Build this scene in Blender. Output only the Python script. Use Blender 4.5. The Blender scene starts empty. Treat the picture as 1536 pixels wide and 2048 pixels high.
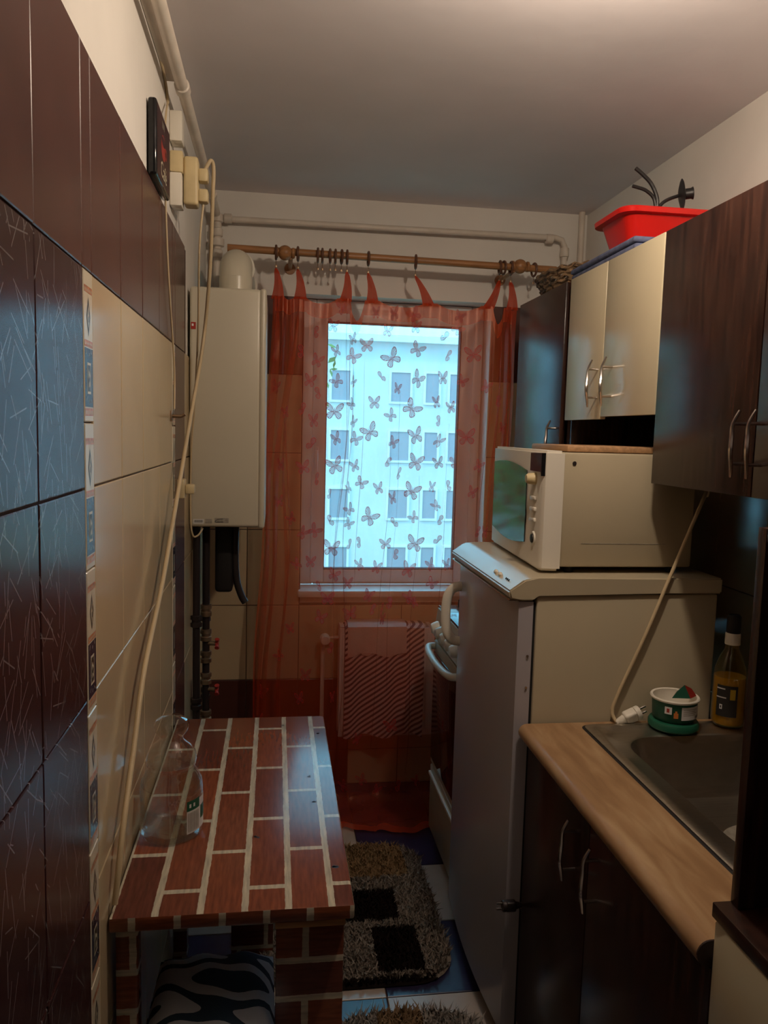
import bpy, bmesh, math, random
from mathutils import Vector, Matrix
random.seed(7)
PI = math.pi
scene = bpy.context.scene
COL = scene.collection

# ------------------------------------------------------------------ camera
yaw, pitch, roll = math.radians(8.009), math.radians(-5.824), math.radians(1.527)
fwd = Vector((math.sin(yaw)*math.cos(pitch), math.cos(yaw)*math.cos(pitch), math.sin(pitch)))
right = Vector((math.cos(yaw), -math.sin(yaw), 0))
up = right.cross(fwd)
r2 = right*math.cos(roll) + up*math.sin(roll)
u2 = -right*math.sin(roll) + up*math.cos(roll)
cd = bpy.data.cameras.new('camera')
cam = bpy.data.objects.new('camera', cd); COL.objects.link(cam)
cd.sensor_fit = 'VERTICAL'; cd.sensor_height = 36.0; cd.lens = 1558.25/2048*36.0
cd.clip_start = 0.02; cd.clip_end = 200
Mx = Matrix((r2, u2, -fwd)).transposed().to_4x4(); Mx.translation = (0, 0, 1.6)
cam.matrix_world = Mx
scene.camera = cam

# ------------------------------------------------------------------ sky, sun, exposure
w = bpy.data.worlds.new('sky'); scene.world = w; w.use_nodes = True
bg = w.node_tree.nodes['Background']
bg.inputs['Color'].default_value = (0.22, 0.70, 1.0, 1)
bg.inputs['Strength'].default_value = 6.0
sd = bpy.data.lights.new('sun', 'SUN'); sd.energy = 1.6; sd.angle = 0.01; sd.color = (1.0, 0.97, 0.9)
sun = bpy.data.objects.new('sun', sd); COL.objects.link(sun)
sun.rotation_euler = Vector((0.62, 0.42, -0.66)).to_track_quat('-Z', 'Y').to_euler()
scene.view_settings.view_transform = 'Standard'
scene.view_settings.look = 'None'
scene.view_settings.exposure = 0.0
scene.view_settings.gamma = 1.0
scene.view_settings.use_curve_mapping = False
LAMP_STRENGTH = 560.0
LAMP_COLOR = (1.0, 0.82, 0.64)
LAMP_POS = (0.62, 1.33, 2.42)

# ------------------------------------------------------------------ material helpers
class NT:
    def __init__(s, name):
        s.m = bpy.data.materials.new(name); s.m.use_nodes = True
        s.t = s.m.node_tree; s.b = s.t.nodes['Principled BSDF']; s.out = s.t.nodes['Material Output']
    def n(s, typ, ins=None, **kw):
        nd = s.t.nodes.new('ShaderNode'+typ)
        for k, v in kw.items(): setattr(nd, k, v)
        for k, v in (ins or {}).items(): s.set(nd.inputs[k], v)
        return nd
    def set(s, sock, v):
        if isinstance(v, bpy.types.NodeSocket): s.t.links.new(v, sock)
        else: sock.default_value = v
    def math(s, op, a, b=0.0, c=0.0):
        nd = s.n('Math', {0: a, 1: b, 2: c}, operation=op); return nd.outputs[0]
    def mix(s, fac, a, b):
        nd = s.n('Mix', None, data_type='RGBA')
        s.set(nd.inputs['Factor'], fac); s.set(nd.inputs['A'], a); s.set(nd.inputs['B'], b)
        return nd.outputs['Result']
    def obj(s, scale=(1,1,1), loc=(0,0,0), rot=(0,0,0)):
        tc = s.n('TexCoord')
        mp = s.n('Mapping', {'Vector': tc.outputs['Object'], 'Scale': scale, 'Location': loc, 'Rotation': rot})
        return mp.outputs[0]
    def sep(s, v):
        nd = s.n('SeparateXYZ', {0: v}); return nd.outputs
    def ramp(s, fac, stops):
        nd = s.n('ValToRGB', {0: fac}); e = nd.color_ramp.elements
        while len(e) < len(stops): e.new(0.5)
        for i, (p, c) in enumerate(stops): e[i].position = p; e[i].color = c
        return nd.outputs[0]
def c4(c): return (c[0], c[1], c[2], 1.0)
MATS = {}
def mat(name, color=(.8,.8,.8), rough=.5, metal=0.0, var=0.0, scale=8.0, bump=0.0, bscale=60.0, spec=.5, alpha=None, trans=0.0, ior=1.45, stretch=(1,1,1), coat=0.0):
    """plain procedural surface: colour with a noise mottling and a fine relief"""
    N = NT(name); b = N.b
    b.inputs['Roughness'].default_value = rough; b.inputs['Metallic'].default_value = metal
    b.inputs['Specular IOR Level'].default_value = spec
    b.inputs['Transmission Weight'].default_value = trans; b.inputs['IOR'].default_value = ior
    b.inputs['Coat Weight'].default_value = coat
    v = N.obj(scale=stretch)
    if var > 0:
        nz = N.n('TexNoise', {'Vector': v, 'Scale': scale, 'Detail': 4.0})
        d = tuple(max(0, x*(1-var)) for x in color); l = tuple(min(1, x*(1+var)) for x in color)
        N.set(b.inputs['Base Color'], N.ramp(nz.outputs['Fac'], [(.3, c4(d)), (.7, c4(l))]))
    else: b.inputs['Base Color'].default_value = c4(color)
    if bump > 0:
        n2 = N.n('TexNoise', {'Vector': v, 'Scale': bscale, 'Detail': 3.0})
        bp = N.n('Bump', {'Strength': bump, 'Distance': .002, 'Height': n2.outputs['Fac']})
        N.set(b.inputs['Normal'], bp.outputs[0])
    MATS[name] = N.m
    return N.m

mat('plaster', (.74,.70,.64), .75, var=.05, scale=3, bump=.35, bscale=25)
mat('ceiling_paint', (.74,.69,.70), .7, var=.05, scale=2.5, bump=.5, bscale=14)
mat('grout', (.085,.05,.035), .85, var=.2, scale=40)
mat('cream_tile', (.53,.41,.255), .14, var=.03, scale=6, bump=.05, bscale=8)
mat('plum_top_tile', (.085,.030,.022), .26, var=.12, scale=7, bump=.06, bscale=10)
mat('floor_dark', (.028,.024,.06), .25, var=.15, scale=10)
mat('floor_cream', (.44,.36,.30), .25, var=.06, scale=10)
mat('white_pvc', (.78,.76,.74), .3)
mat('white_enamel', (.47,.40,.275), .28, var=.02)
mat('boiler_white', (.58,.53,.41), .3, var=.02, scale=4)
mat('white_plastic', (.75,.70,.60), .35)
mat('cream_plastic', (.62,.50,.28), .45, var=.1, scale=20)
mat('cord_cream', (.55,.43,.26), .5, var=.08)
mat('pipe_paint', (.66,.58,.49), .4, var=.08, scale=12, bump=.3, bscale=40)
mat('iron_black', (.018,.016,.016), .4, bump=.3, bscale=90)
mat('dark_metal', (.03,.022,.022), .45, metal=.3, var=.2)
mat('chrome', (.62,.58,.55), .22, metal=1.0)
mat('brass_old', (.32,.22,.14), .4, metal=.8, var=.3, scale=30)
mat('red_plastic', (.66,.012,.008), .28)
mat('valve_red', (.35,.03,.02), .45)
mat('black_gloss', (.01,.01,.011), .08)
mat('black_matte', (.012,.010,.010), .6)
mat('oven_glass', (.006,.006,.007), .06)
mat('window_tinted_enamel', (.44,.41,.43), .22, var=.02, scale=3)  # white enamel greyed to stand in for window reflections on the fridge door
mat('steel', (.50,.46,.40), .33, metal=1.0, var=.08, scale=20, stretch=(1,12,1))
mat('wood_rod', (.34,.155,.06), .4, var=.25, scale=9, stretch=(1,14,14))
mat('wood_ring', (.13,.055,.03), .4, var=.25, scale=40)
mat('wood_board', (.42,.24,.12), .5, var=.25, scale=7, stretch=(14,1,14))
mat('wood_raw', (.55,.27,.10), .5, var=.2, scale=10, stretch=(1,12,12))
mat('blue_cloth', (.12,.14,.24), .9, var=.35, scale=30, bump=.8, bscale=80)
mat('cloth_pink', (.62,.50,.47), .9, var=.08, scale=12, bump=.6, bscale=120)
mat('white_paper', (.72,.70,.68), .6, var=.04)
mat('green_print', (.012,.10,.055), .4)
mat('orange_print', (.62,.20,.04), .5)
mat('grey_print', (.30,.27,.22), .5, var=.25, scale=90)
mat('dark_print', (.03,.027,.025), .5)
mat('yellow_soap', (.50,.33,.03), .15, var=.05)
mat('facade', (.66,.66,.66), .8, var=.06, scale=.3)
mat('facade_white', (.80,.80,.80), .6)
mat('leaf', (.10,.20,.04), .6, var=.4, scale=2)
mat('leaf_light', (.24,.30,.05), .6, var=.4, scale=2)
mat('bark', (.08,.06,.045), .9, var=.3, scale=12)
mat('ground', (.16,.18,.12), .9, var=.4, scale=.8)
mat('rubber', (.012,.012,.012), .8)
mat('dark_hull', (.022,.010,.009), .35, var=.2, scale=6, stretch=(6,6,.6))
mat('white_door', (.62,.54,.37), .24, var=.02)
mat('listello_white', (.62,.55,.42), .18)
mat('listello_orange', (.46,.17,.07), .3, var=.35, scale=120)
mat('listello_navy', (.028,.032,.055), .16, var=.35, scale=60)
mat('listello_ink', (.035,.028,.02), .3, var=.3, scale=150)

def mat_dark_tile():
    N = NT('plum_tile'); b = N.b
    tc = N.n('TexCoord'); oi = N.n('ObjectInfo')
    off = N.n('VectorMath', {0: tc.outputs['Object'], 1: oi.outputs['Location']}, operation='ADD')
    pos = N.n('VectorMath', {0: off.outputs[0], 1: (0, 1, 1)}, operation='MULTIPLY').outputs[0]
    total = None
    for k, (sc, ln, shift) in enumerate([(15.0, .034, (0,.3,.1)), (13.0, .040, (0,.7,.45)), (18.0, .026, (0,.1,.8)), (14.0,.034,(0,1.3,2.2))]):
        p = N.n('VectorMath', {0: pos, 1: shift}, operation='ADD').outputs[0]
        vo = N.n('TexVoronoi', {'Vector': p, 'Scale': sc, 'Randomness': .9})
        d = N.n('VectorMath', {0: p, 1: vo.outputs['Position']}, operation='SUBTRACT').outputs[0]
        rnd = N.sep(vo.outputs['Color'])
        ang = N.math('MULTIPLY_ADD', rnd[0], 2.2, .45) if k < 3 else N.math('MULTIPLY', rnd[0], 6.28)
        s_ = N.sep(d)
        ca, sa = N.math('COSINE', ang), N.math('SINE', ang)
        a = N.math('ADD', N.math('MULTIPLY', s_[1], ca), N.math('MULTIPLY', s_[2], sa))
        q = N.math('SUBTRACT', N.math('MULTIPLY', s_[2], ca), N.math('MULTIPLY', s_[1], sa))
        L = N.math('LESS_THAN', N.math('ABSOLUTE', a), ln)
        T = N.math('LESS_THAN', N.math('ABSOLUTE', q), .0009)
        g = N.math('MULTIPLY', N.math('MULTIPLY', L, T), N.math('GREATER_THAN', rnd[1], .3))
        total = g if total is None else N.math('MAXIMUM', total, g)
    N.set(b.inputs['Base Color'], N.mix(total, (.042,.016,.016,1), (.15,.125,.125,1)))
    b.inputs['Roughness'].default_value = .23
    N.set(b.inputs['Specular IOR Level'], N.math('MULTIPLY_ADD', total, .70, .27))
    MATS['plum_tile'] = N.m
mat_dark_tile()

def mat_cabinet():
    N = NT('wenge'); b = N.b
    v = N.obj(scale=(5, 5, .5))
    nz = N.n('TexNoise', {'Vector': v, 'Scale': 14.0, 'Detail': 6.0})
    N.set(b.inputs['Base Color'], N.ramp(nz.outputs['Fac'], [(.3, (.015,.006,.0045,1)), (.55, (.034,.013,.0085,1)), (.75, (.054,.022,.014,1))]))
    b.inputs['Roughness'].default_value = .27
    MATS['wenge'] = N.m
mat_cabinet()

def mat_brick_print(name, plane, w_, h_, o1, o2):
    """printed brick foil; plane says which object axes run along and across the brick rows"""
    N = NT(name); b = N.b
    tc = N.n('TexCoord'); s = N.sep(tc.outputs['Object'])
    a = N.math('ADD', s[plane[0]], o1); c = N.math('ADD', s[plane[1]], o2)
    v = N.n('CombineXYZ', {0: a, 1: c}).outputs[0]
    # wobble the joints a little, as the print does
    wn = N.n('TexNoise', {'Vector': v, 'Scale': 60.0, 'Detail': 2.0})
    wob = N.n('VectorMath', {0: wn.outputs['Color'], 1: (.003,.003,0)}, operation='MULTIPLY').outputs[0]
    v2 = N.n('VectorMath', {0: v, 1: wob}, operation='ADD').outputs[0]
    br = N.n('TexBrick', {'Vector': v2, 'Color1': (.25,.070,.030,1), 'Color2': (.125,.038,.027,1), 'Mortar': (.52,.48,.38,1), 'Scale': 1.0, 'Mortar Size': .0068, 'Mortar Smooth': .1, 'Bias': 0.0, 'Brick Width': w_, 'Row Height': h_}, offset=.5, offset_frequency=2, squash=1.0)
    grain = N.n('TexNoise', {'Vector': N.n('VectorMath', {0: v, 1: (9, 70, 1)}, operation='MULTIPLY').outputs[0], 'Scale': 2.0, 'Detail': 6.0})
    g = N.ramp(grain.outputs['Fac'], [(.3, (.62,.62,.62,1)), (.75, (1.35,1.3,1.2,1))])
    mul = N.n('Mix', None, data_type='RGBA', blend_type='MULTIPLY')
    mul.inputs['Factor'].default_value = .8
    N.set(mul.inputs['A'], br.outputs['Color']); N.set(mul.inputs['B'], g)
    N.set(b.inputs['Base Color'], mul.outputs['Result'])
    b.inputs['Roughness'].default_value = .23
    MATS[name] = N.m
mat_brick_print('brick_foil_top', (1, 0), .2695, .0803, -1.445+.2695*8+.0035, .282+.0803*10+.0035)
mat_brick_print('brick_foil_leg', (0, 2), .16, .078, 3.05, 3.0)
mat_brick_print('brick_foil_edge', (0, 2), .0803, .30, .282+.0803*10+.0035, 3.0)

def mat_counter():
    N = NT('travertine_laminate'); b = N.b
    v = N.obj(scale=(14, 2.6, 10))
    nz = N.n('TexNoise', {'Vector': v, 'Scale': 2.2, 'Detail': 8.0, 'Distortion': .6})
    N.set(b.inputs['Base Color'], N.ramp(nz.outputs['Fac'], [(.28, (.24,.13,.06,1)), (.5, (.335,.195,.095,1)), (.72, (.43,.285,.155,1))]))
    b.inputs['Roughness'].default_value = .33
    MATS['counter'] = N.m
mat_counter()

def mat_sheer(name, col, dens, density_noise=.035):
    N = NT(name); t = N.t
    nz = N.n('TexNoise', {'Vector': N.obj(scale=(1,1,.12)), 'Scale': 30.0, 'Detail': 3.0})
    fac = N.math('MULTIPLY_ADD', nz.outputs['Fac'], density_noise*2, dens-density_noise)
    tr = N.n('BsdfTransparent', {'Color': (1,.96,.94,1)})
    di = N.n('BsdfDiffuse', {'Color': c4(col)}); tl = N.n('BsdfTranslucent', {'Color': c4(col)})
    gl = N.n('BsdfGlossy', {'Color': (.9,.5,.35,1), 'Roughness': .35})
    m1 = N.n('MixShader', {0: .45, 1: di.outputs[0], 2: tl.outputs[0]})
    m2 = N.n('MixShader', {0: .06, 1: m1.outputs[0], 2: gl.outputs[0]})
    m3 = N.n('MixShader', {0: fac, 1: tr.outputs[0], 2: m2.outputs[0]})
    t.links.new(m3.outputs[0], N.out.inputs[0])
    MATS[name] = N.m
mat_sheer('sheer', (.66,.075,.016), .46)
mat_sheer('sheer_hem', (.76,.08,.018), .66)
mat_sheer('sheer_tab', (.72,.075,.015), .88, .04)
mat_sheer('butterfly_fill', (.80,.14,.12), .38, .04)
mat_sheer('butterfly_line', (.55,.045,.055), .88, .03)

def mat_glass_thin(name, tint=(1,1,1), refl=1.0):
    N = NT(name); t = N.t
    lw = N.n('LayerWeight', {'Blend': .5}); fr = N.math('MULTIPLY_ADD', N.math('POWER', lw.outputs['Facing'], 4.0), .8, .05)
    tr = N.n('BsdfTransparent', {'Color': c4(tint)}); gl = N.n('BsdfGlossy', {'Color': (1,1,1,1), 'Roughness': .02})
    mx = N.n('MixShader', {0: N.math('MULTIPLY', fr, refl), 1: tr.outputs[0], 2: gl.outputs[0]})
    t.links.new(mx.outputs[0], N.out.inputs[0]); MATS[name] = N.m
mat_glass_thin('pane_glass', (.96,.99,1.0))
mat_glass_thin('jar_glass', (.93,.935,.91), 1.5)
mat_glass_thin('bottle_plastic', (.93,.80,.38), 1.2)

def mat_emit(name, col, s):
    N = NT(name); e = N.n('Emission', {'Color': c4(col), 'Strength': s})
    N.t.links.new(e.outputs[0], N.out.inputs[0]); MATS[name] = N.m
mat_emit('bulb_glow', LAMP_COLOR, LAMP_STRENGTH)

def mat_cushion():
    N = NT('cushion_fabric'); b = N.b
    s = N.sep(N.obj(rot=(0,0,.25)))
    a = N.math('COSINE', N.math('MULTIPLY', s[0], 2*PI/.30))
    c = N.math('COSINE', N.math('MULTIPLY', s[1], 2*PI/.17))
    f = N.math('SINE', N.math('MULTIPLY_ADD', N.math('MULTIPLY_ADD', a, .55, c), 4.2, .6))
    k = N.math('GREATER_THAN', f, .15)
    N.set(b.inputs['Base Color'], N.mix(k, (.70,.76,.84,1), (.04,.08,.13,1)))  # pale colour blued to stand in for bluish light on the cushion
    b.inputs['Roughness'].default_value = .9
    MATS['cushion_fabric'] = N.m
mat_cushion()

def mat_stripes():
    N = NT('striped_towel'); b = N.b
    s = N.sep(N.obj())
    f = N.math('SINE', N.math('MULTIPLY', N.math('SUBTRACT', s[2], N.math('MULTIPLY', s[0], .75)), 2*PI/.024))
    N.set(b.inputs['Base Color'], N.mix(N.math('GREATER_THAN', f, -.1), (.06,.035,.06,1), (.60,.55,.55,1)))
    b.inputs['Roughness'].default_value = .9
    MATS['striped_towel'] = N.m
mat_stripes()

def mat_rug(name, rects, base, dark, tan, tans):
    """woven colour blocks given in the rug's own coordinates"""
    N = NT(name); b = N.b
    tc = N.n('TexCoord')
    nz0 = N.n('TexNoise', {'Vector': tc.outputs['Object'], 'Scale': 70.0, 'Detail': 2.0})
    wob = N.n('VectorMath', {0: nz0.outputs['Color'], 1: (.02,.02,0)}, operation='MULTIPLY').outputs[0]
    s = N.sep(N.n('VectorMath', {0: tc.outputs['Object'], 1: wob}, operation='ADD').outputs[0])
    def inside(r):
        x0, x1, y0, y1 = r
        a = N.math('MULTIPLY', N.math('GREATER_THAN', s[0], x0), N.math('LESS_THAN', s[0], x1))
        return N.math('MULTIPLY', a, N.math('MULTIPLY', N.math('GREATER_THAN', s[1], y0), N.math('LESS_THAN', s[1], y1)))
    def anyof(rs):
        t = inside(rs[0])
        for r in rs[1:]: t = N.math('MAXIMUM', t, inside(r))
        return t
    nz = N.n('TexNoise', {'Vector': tc.outputs['Object'], 'Scale': 130.0, 'Detail': 3.0})
    bc = N.ramp(nz.outputs['Fac'], [(.3, c4([x*.6 for x in base])), (.7, c4(base))])
    c = N.mix(anyof(tans), bc, c4(tan)); c = N.mix(anyof(rects), c, c4(dark))
    N.set(b.inputs['Base Color'], c); b.inputs['Roughness'].default_value = 1.0
    b.inputs['Specular IOR Level'].default_value = .1
    MATS[name] = N.m
mat_rug('rug_far', [(.24,.43,2.37,2.54),(.33,.47,2.125,2.335),(-.1,.52,2.06,2.105),(-.1,.30,2.43,2.54)], (.34,.28,.23), (.016,.010,.008), (.32,.20,.10), [(.28,.50,2.62,2.85)])
mat_rug('rug_near', [(.10,.22,1.72,1.90),(.50,.60,1.5,1.7)], (.42,.37,.33), (.05,.03,.02), (.28,.18,.10), [(.30,.42,1.70,2.0)])

def mat_wicker():
    N = NT('wicker'); b = N.b
    vo = N.n('TexVoronoi', {'Vector': N.obj(scale=(60,60,110)), 'Scale': 1.0})
    N.set(b.inputs['Base Color'], N.ramp(N.sep(vo.outputs['Color'])[0], [(.1, (.05,.028,.015,1)), (.9, (.30,.19,.10,1))]))
    b.inputs['Roughness'].default_value = .8; MATS['wicker'] = N.m
mat_wicker()

# ------------------------------------------------------------------ mesh helpers
def box(bm, x0, x1, y0, y1, z0, z1, bev=0.0, seg=2, m=0, tf=None):
    r = bmesh.ops.create_cube(bm, size=1.0)
    vs = r['verts']
    for v in vs:
        v.co = Vector((x0+(v.co.x+.5)*(x1-x0), y0+(v.co.y+.5)*(y1-y0), z0+(v.co.z+.5)*(z1-z0)))
    fs = set(f for v in vs for f in v.link_faces)
    if bev > 0:
        es = list(set(e for v in vs for e in v.link_edges))
        rr = bmesh.ops.bevel(bm, geom=es, offset=bev, segments=seg, affect='EDGES', profile=.5)
        fs = set(rr['faces']) | set(f for f in fs if f.is_valid)
        vs = list(set(v for f in fs for v in f.verts))
    for f in fs:
        if f.is_valid: f.material_index = m
    if tf is not None:
        for v in vs: v.co = tf @ v.co
    return vs

def smooth_path(pts, k=6):
    P = [Vector(p) for p in pts]
    if len(P) < 3: return P
    out = []
    for i in range(len(P)-1):
        p0 = P[max(i-1, 0)]; p1 = P[i]; p2 = P[i+1]; p3 = P[min(i+2, len(P)-1)]
        for j in range(k):
            t = j/k
            out.append(.5*((2*p1)+(-p0+p2)*t+(2*p0-5*p1+4*p2-p3)*t*t+(-p0+3*p1-3*p2+p3)*t**3))
    out.append(P[-1])
    return out

def tube(bm, pts, r, n=10, m=0, smooth=0, flat=1.0, closed=False):
    P = smooth_path(pts, smooth) if smooth else [Vector(p) for p in pts]
    rr = r if callable(r) else (lambda t: r)
    rings = []; prev = None; L = len(P)
    for i, p in enumerate(P):
        if closed: d = (P[(i+1) % L]-P[i-1])
        else: d = (P[min(i+1, L-1)]-P[max(i-1, 0)])
        d = d.normalized()
        if prev is None:
            a = Vector((0,0,1)) if abs(d.z) < .9 else Vector((1,0,0))
            u = d.cross(a).normalized()
        else:
            u = (prev - d*prev.dot(d)).normalized()
        prev = u; v = d.cross(u)
        R = rr(i/max(1, L-1))
        rings.append([bm.verts.new(p+u*R*math.cos(2*PI*j/n)+v*R*flat*math.sin(2*PI*j/n)) for j in range(n)])
    for i in range(L if closed else L-1):
        A = rings[i]; B = rings[(i+1) % L]
        for j in range(n):
            f = bm.faces.new((A[j], A[(j+1) % n], B[(j+1) % n], B[j])); f.material_index = m
    if not closed:
        f = bm.faces.new(list(reversed(rings[0]))); f.material_index = m
        f = bm.faces.new(rings[-1]); f.material_index = m

def lathe(bm, prof, c=(0,0,0), n=32, m=0, tf=None, arc=(0, 2*PI), sx=1.0, sy=1.0):
    full = abs(arc[1]-arc[0]-2*PI) < 1e-6
    k = n if full else n+1
    rings = []
    for (r, z) in prof:
        ring = []
        if r < 1e-6:
            ring = [bm.verts.new(Vector((c[0], c[1], c[2]+z)) if tf is None else tf @ Vector((0,0,z)))]
        else:
            for j in range(k):
                a = arc[0]+(arc[1]-arc[0])*j/n
                v = Vector((r*math.cos(a)*sx, r*math.sin(a)*sy, z))
                ring.append(bm.verts.new(tf @ v if tf is not None else v+Vector(c)))
        rings.append(ring)
    for A, B in zip(rings[:-1], rings[1:]):
        cnt = n
        for j in range(cnt):
            j2 = (j+1) % k
            if len(A) == 1 and len(B) == 1: continue
            if len(A) == 1: f = bm.faces.new((A[0], B[j2], B[j]))
            elif len(B) == 1: f = bm.faces.new((A[j], A[j2], B[0]))
            else: f = bm.faces.new((A[j], A[j2], B[j2], B[j]))
            f.material_index = m

def prism(bm, poly, plane, a, b, m=0):
    """poly in the two axes of plane ('xy','xz','yz'), extruded along the third from a to b"""
    def P(p, t):
        return {'xy': (p[0], p[1], t), 'xz': (p[0], t, p[1]), 'yz': (t, p[0], p[1])}[plane]
    A = [bm.verts.new(P(p, a)) for p in poly]; B = [bm.verts.new(P(p, b)) for p in poly]
    fs = [bm.faces.new(A), bm.faces.new(B)]
    for i in range(len(poly)):
        j = (i+1) % len(poly); fs.append(bm.faces.new((A[i], A[j], B[j], B[i])))
    for f in fs: f.material_index = m
    return fs

def obj(name, bm, mats, parent=None, smooth=False, world=True, fix=True):
    if fix: bmesh.ops.recalc_face_normals(bm, faces=bm.faces[:])
    me = bpy.data.meshes.new(name)
    bm.to_mesh(me); bm.free()
    for mm in ([mats] if isinstance(mats, str) else mats): me.materials.append(MATS[mm])
    if smooth:
        me.shade_smooth()
        try: me.set_sharp_from_angle(angle=math.radians(38))
        except Exception: pass
    o = bpy.data.objects.new(name, me); COL.objects.link(o)
    if parent is not None:
        o.parent = parent
        if world: o.location = -root_loc(parent)
    return o
def root_loc(p):
    l = Vector(p.location)
    while p.parent is not None:
        p = p.parent; l = l+Vector(p.location)
    return l
def NB(): return bmesh.new()
def tag(o, label, cat, group=None):
    o['label'] = label; o['category'] = cat
    if group: o['group'] = group
    return o
def thing(name, loc, label, cat, group=None):
    o = bpy.data.objects.new(name, None); COL.objects.link(o); o.location = loc; o.empty_display_size = .05
    return tag(o, label, cat, group)
def struct(name, bm, m, parent=None, smooth=False):
    o = obj(name, bm, m, parent, smooth)
    if parent is None: o['kind'] = 'structure'
    return o
def part_box(name, parent, mats, *a, bev=0.0, seg=2, smooth=True, **k):
    bm = NB(); box(bm, *a, bev=bev, seg=seg, **k); return obj(name, bm, mats, parent, smooth=smooth)
def part_tube(name, parent, mats, pts, r, n=10, smooth=0, **k):
    bm = NB(); tube(bm, pts, r, n=n, smooth=smooth, **k); return obj(name, bm, mats, parent, smooth=True)
def copy_tree(o, parent=None):
    c = o.copy(); COL.objects.link(c); c.parent = parent
    for ch in list(o.children): copy_tree(ch, c)
    return c
def share(name, src, parent, loc, rot=(0,0,0)):
    o = bpy.data.objects.new(name, src); COL.objects.link(o); o.parent = parent; o.location = loc; o.rotation_euler = rot
    return o

# ================================================================== THE ROOM
XL, XR, YB, YF, ZC = -.29, 1.345, 3.40, -.90, 2.579
WX0, WX1, WZ0, WZ1 = .115, .932, .872, 2.178     # window opening

bm = NB(); box(bm, XL-.2, XR+.2, YF-.2, YB+.25, -.12, -.004)
floor = struct('floor', bm, 'grout')
bm = NB(); box(bm, XL-.2, XR+.2, YF-.2, YB+.25, ZC, ZC+.15)
struct('ceiling', bm, 'ceiling_paint')
bm = NB(); box(bm, XL-.2, XL-.007, YF-.2, YB+.25, -.004, ZC)
wall_left = struct('wall_left', bm, 'plaster')
bm = NB(); box(bm, XR+.007, XR+.2, YF-.2, YB+.25, -.004, ZC)
wall_right = struct('wall_right', bm, 'plaster')
bm = NB()
y0, y1 = YB+.006, YB+.25
box(bm, XL-.007, WX0, y0, y1, -.004, ZC); box(bm, WX1, XR+.007, y0, y1, -.004, ZC)
box(bm, WX0, WX1, y0, y1, -.004, WZ0); box(bm, WX0, WX1, y0, y1, WZ1, ZC)
wall_back = struct('wall_back', bm, 'plaster')
bm = NB(); box(bm, XL-.007, XR+.007, YF-.2, YF, -.004, ZC)
struct('wall_front', bm, 'dark_hull')

# ---- tiles: one shared chamfered slab per size and glaze
TILES = {}
def tile_mesh(kind, w_, h_, glaze, t=.006):
    key = (kind, round(w_, 3), round(h_, 3), glaze)
    if key in TILES: return TILES[key]
    bm = NB(); c = .0018; g = .0016
    a, b = w_/2-g, h_/2-g
    lo = [(-a,-b),(a,-b),(a,b),(-a,b)]; hi = [(-a+c,-b+c),(a-c,-b+c),(a-c,b-c),(-a+c,b-c)]
    def P(p, d):
        return {'left': (d, p[0], p[1]), 'right': (-d, p[0], p[1]), 'back': (p[0], -d, p[1]), 'floor': (p[0], p[1], d)}[kind]
    r0 = [bm.verts.new(P(p, 0)) for p in lo]; r1 = [bm.verts.new(P(p, t-c*.6)) for p in lo]; r2_ = [bm.verts.new(P(p, t)) for p in hi]
    for A, B in ((r0, r1), (r1, r2_)):
        for i in range(4): bm.faces.new((A[i], A[(i+1) % 4], B[(i+1) % 4], B[i]))
    bm.faces.new(r2_)
    bmesh.ops.recalc_face_normals(bm, faces=bm.faces[:])
    me = bpy.data.meshes.new('tile'); bm.to_mesh(me); bm.free(); me.materials.append(MATS[glaze])
    # make the face look into the room
    n = me.polygons[-1].normal; want = Vector(P((0,0), 1))
    if n.dot(want) < 0: me.flip_normals()
    TILES[key] = me
    return me
ROWS = [0, .161, .496, .831, 1.166, 1.501, 1.836, 2.165]
def grout_bed(parent, *a):
    bm = NB(); box(bm, *a); return obj('grout_bed', bm, 'grout', parent)
def put_tile(kind, parent, u0, u1, v0, v1, glaze, base, jit=.0006):
    me = tile_mesh(kind, u1-u0, v1-v0, glaze)
    j = random.uniform(-jit, jit); u, v = (u0+u1)/2, (v0+v1)/2
    loc = {'left': (base+j, u, v), 'right': (base+j, u, v), 'back': (u, base+j, v), 'floor': (u, v, base+j)}[kind]
    share('tile', me, parent, loc)

# left wall
grout_bed(wall_left, XL-.0075, XL-.0045, .28, 2.64, 0, 2.163)
grout_bed(wall_left, XL-.0075, XL-.0045, 2.64, YB+.006, 0, 1.836)
LB = XL-.006
for k in range(4):
    a, b = 1.25-.2385*(k+1), 1.25-.2385*k
    for r in range(7): put_tile('left', wall_left, a, b, ROWS[r], ROWS[r+1], 'plum_tile' if r < 6 else 'plum_top_tile', LB)
CY = [1.311, 1.545, 1.785, 2.031, 2.277]
for a, b in zip(CY[:-1], CY[1:]):
    for r in range(6): put_tile('left', wall_left, a, b, ROWS[r], ROWS[r+1], 'cream_tile', LB)
    put_tile('left', wall_left, a, b, ROWS[6], ROWS[7], 'plum_top_tile', LB)
put_tile('left', wall_left, 1.25, 1.311, ROWS[6], ROWS[7], 'plum_top_tile', LB)
put_tile('left', wall_left, 2.277, 2.337, ROWS[6], ROWS[7], 'plum_top_tile', LB)
for r in range(7): put_tile('left', wall_left, 2.337, 2.576, ROWS[r], ROWS[r+1], 'plum_top_tile', LB)
for a, b in ((2.576,2.815),(2.815,3.054),(3.054,3.293),(3.293,3.402)):
    for r in range(6): put_tile('left', wall_left, a, b, ROWS[r], ROWS[r+1], 'cream_tile', LB)

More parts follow.
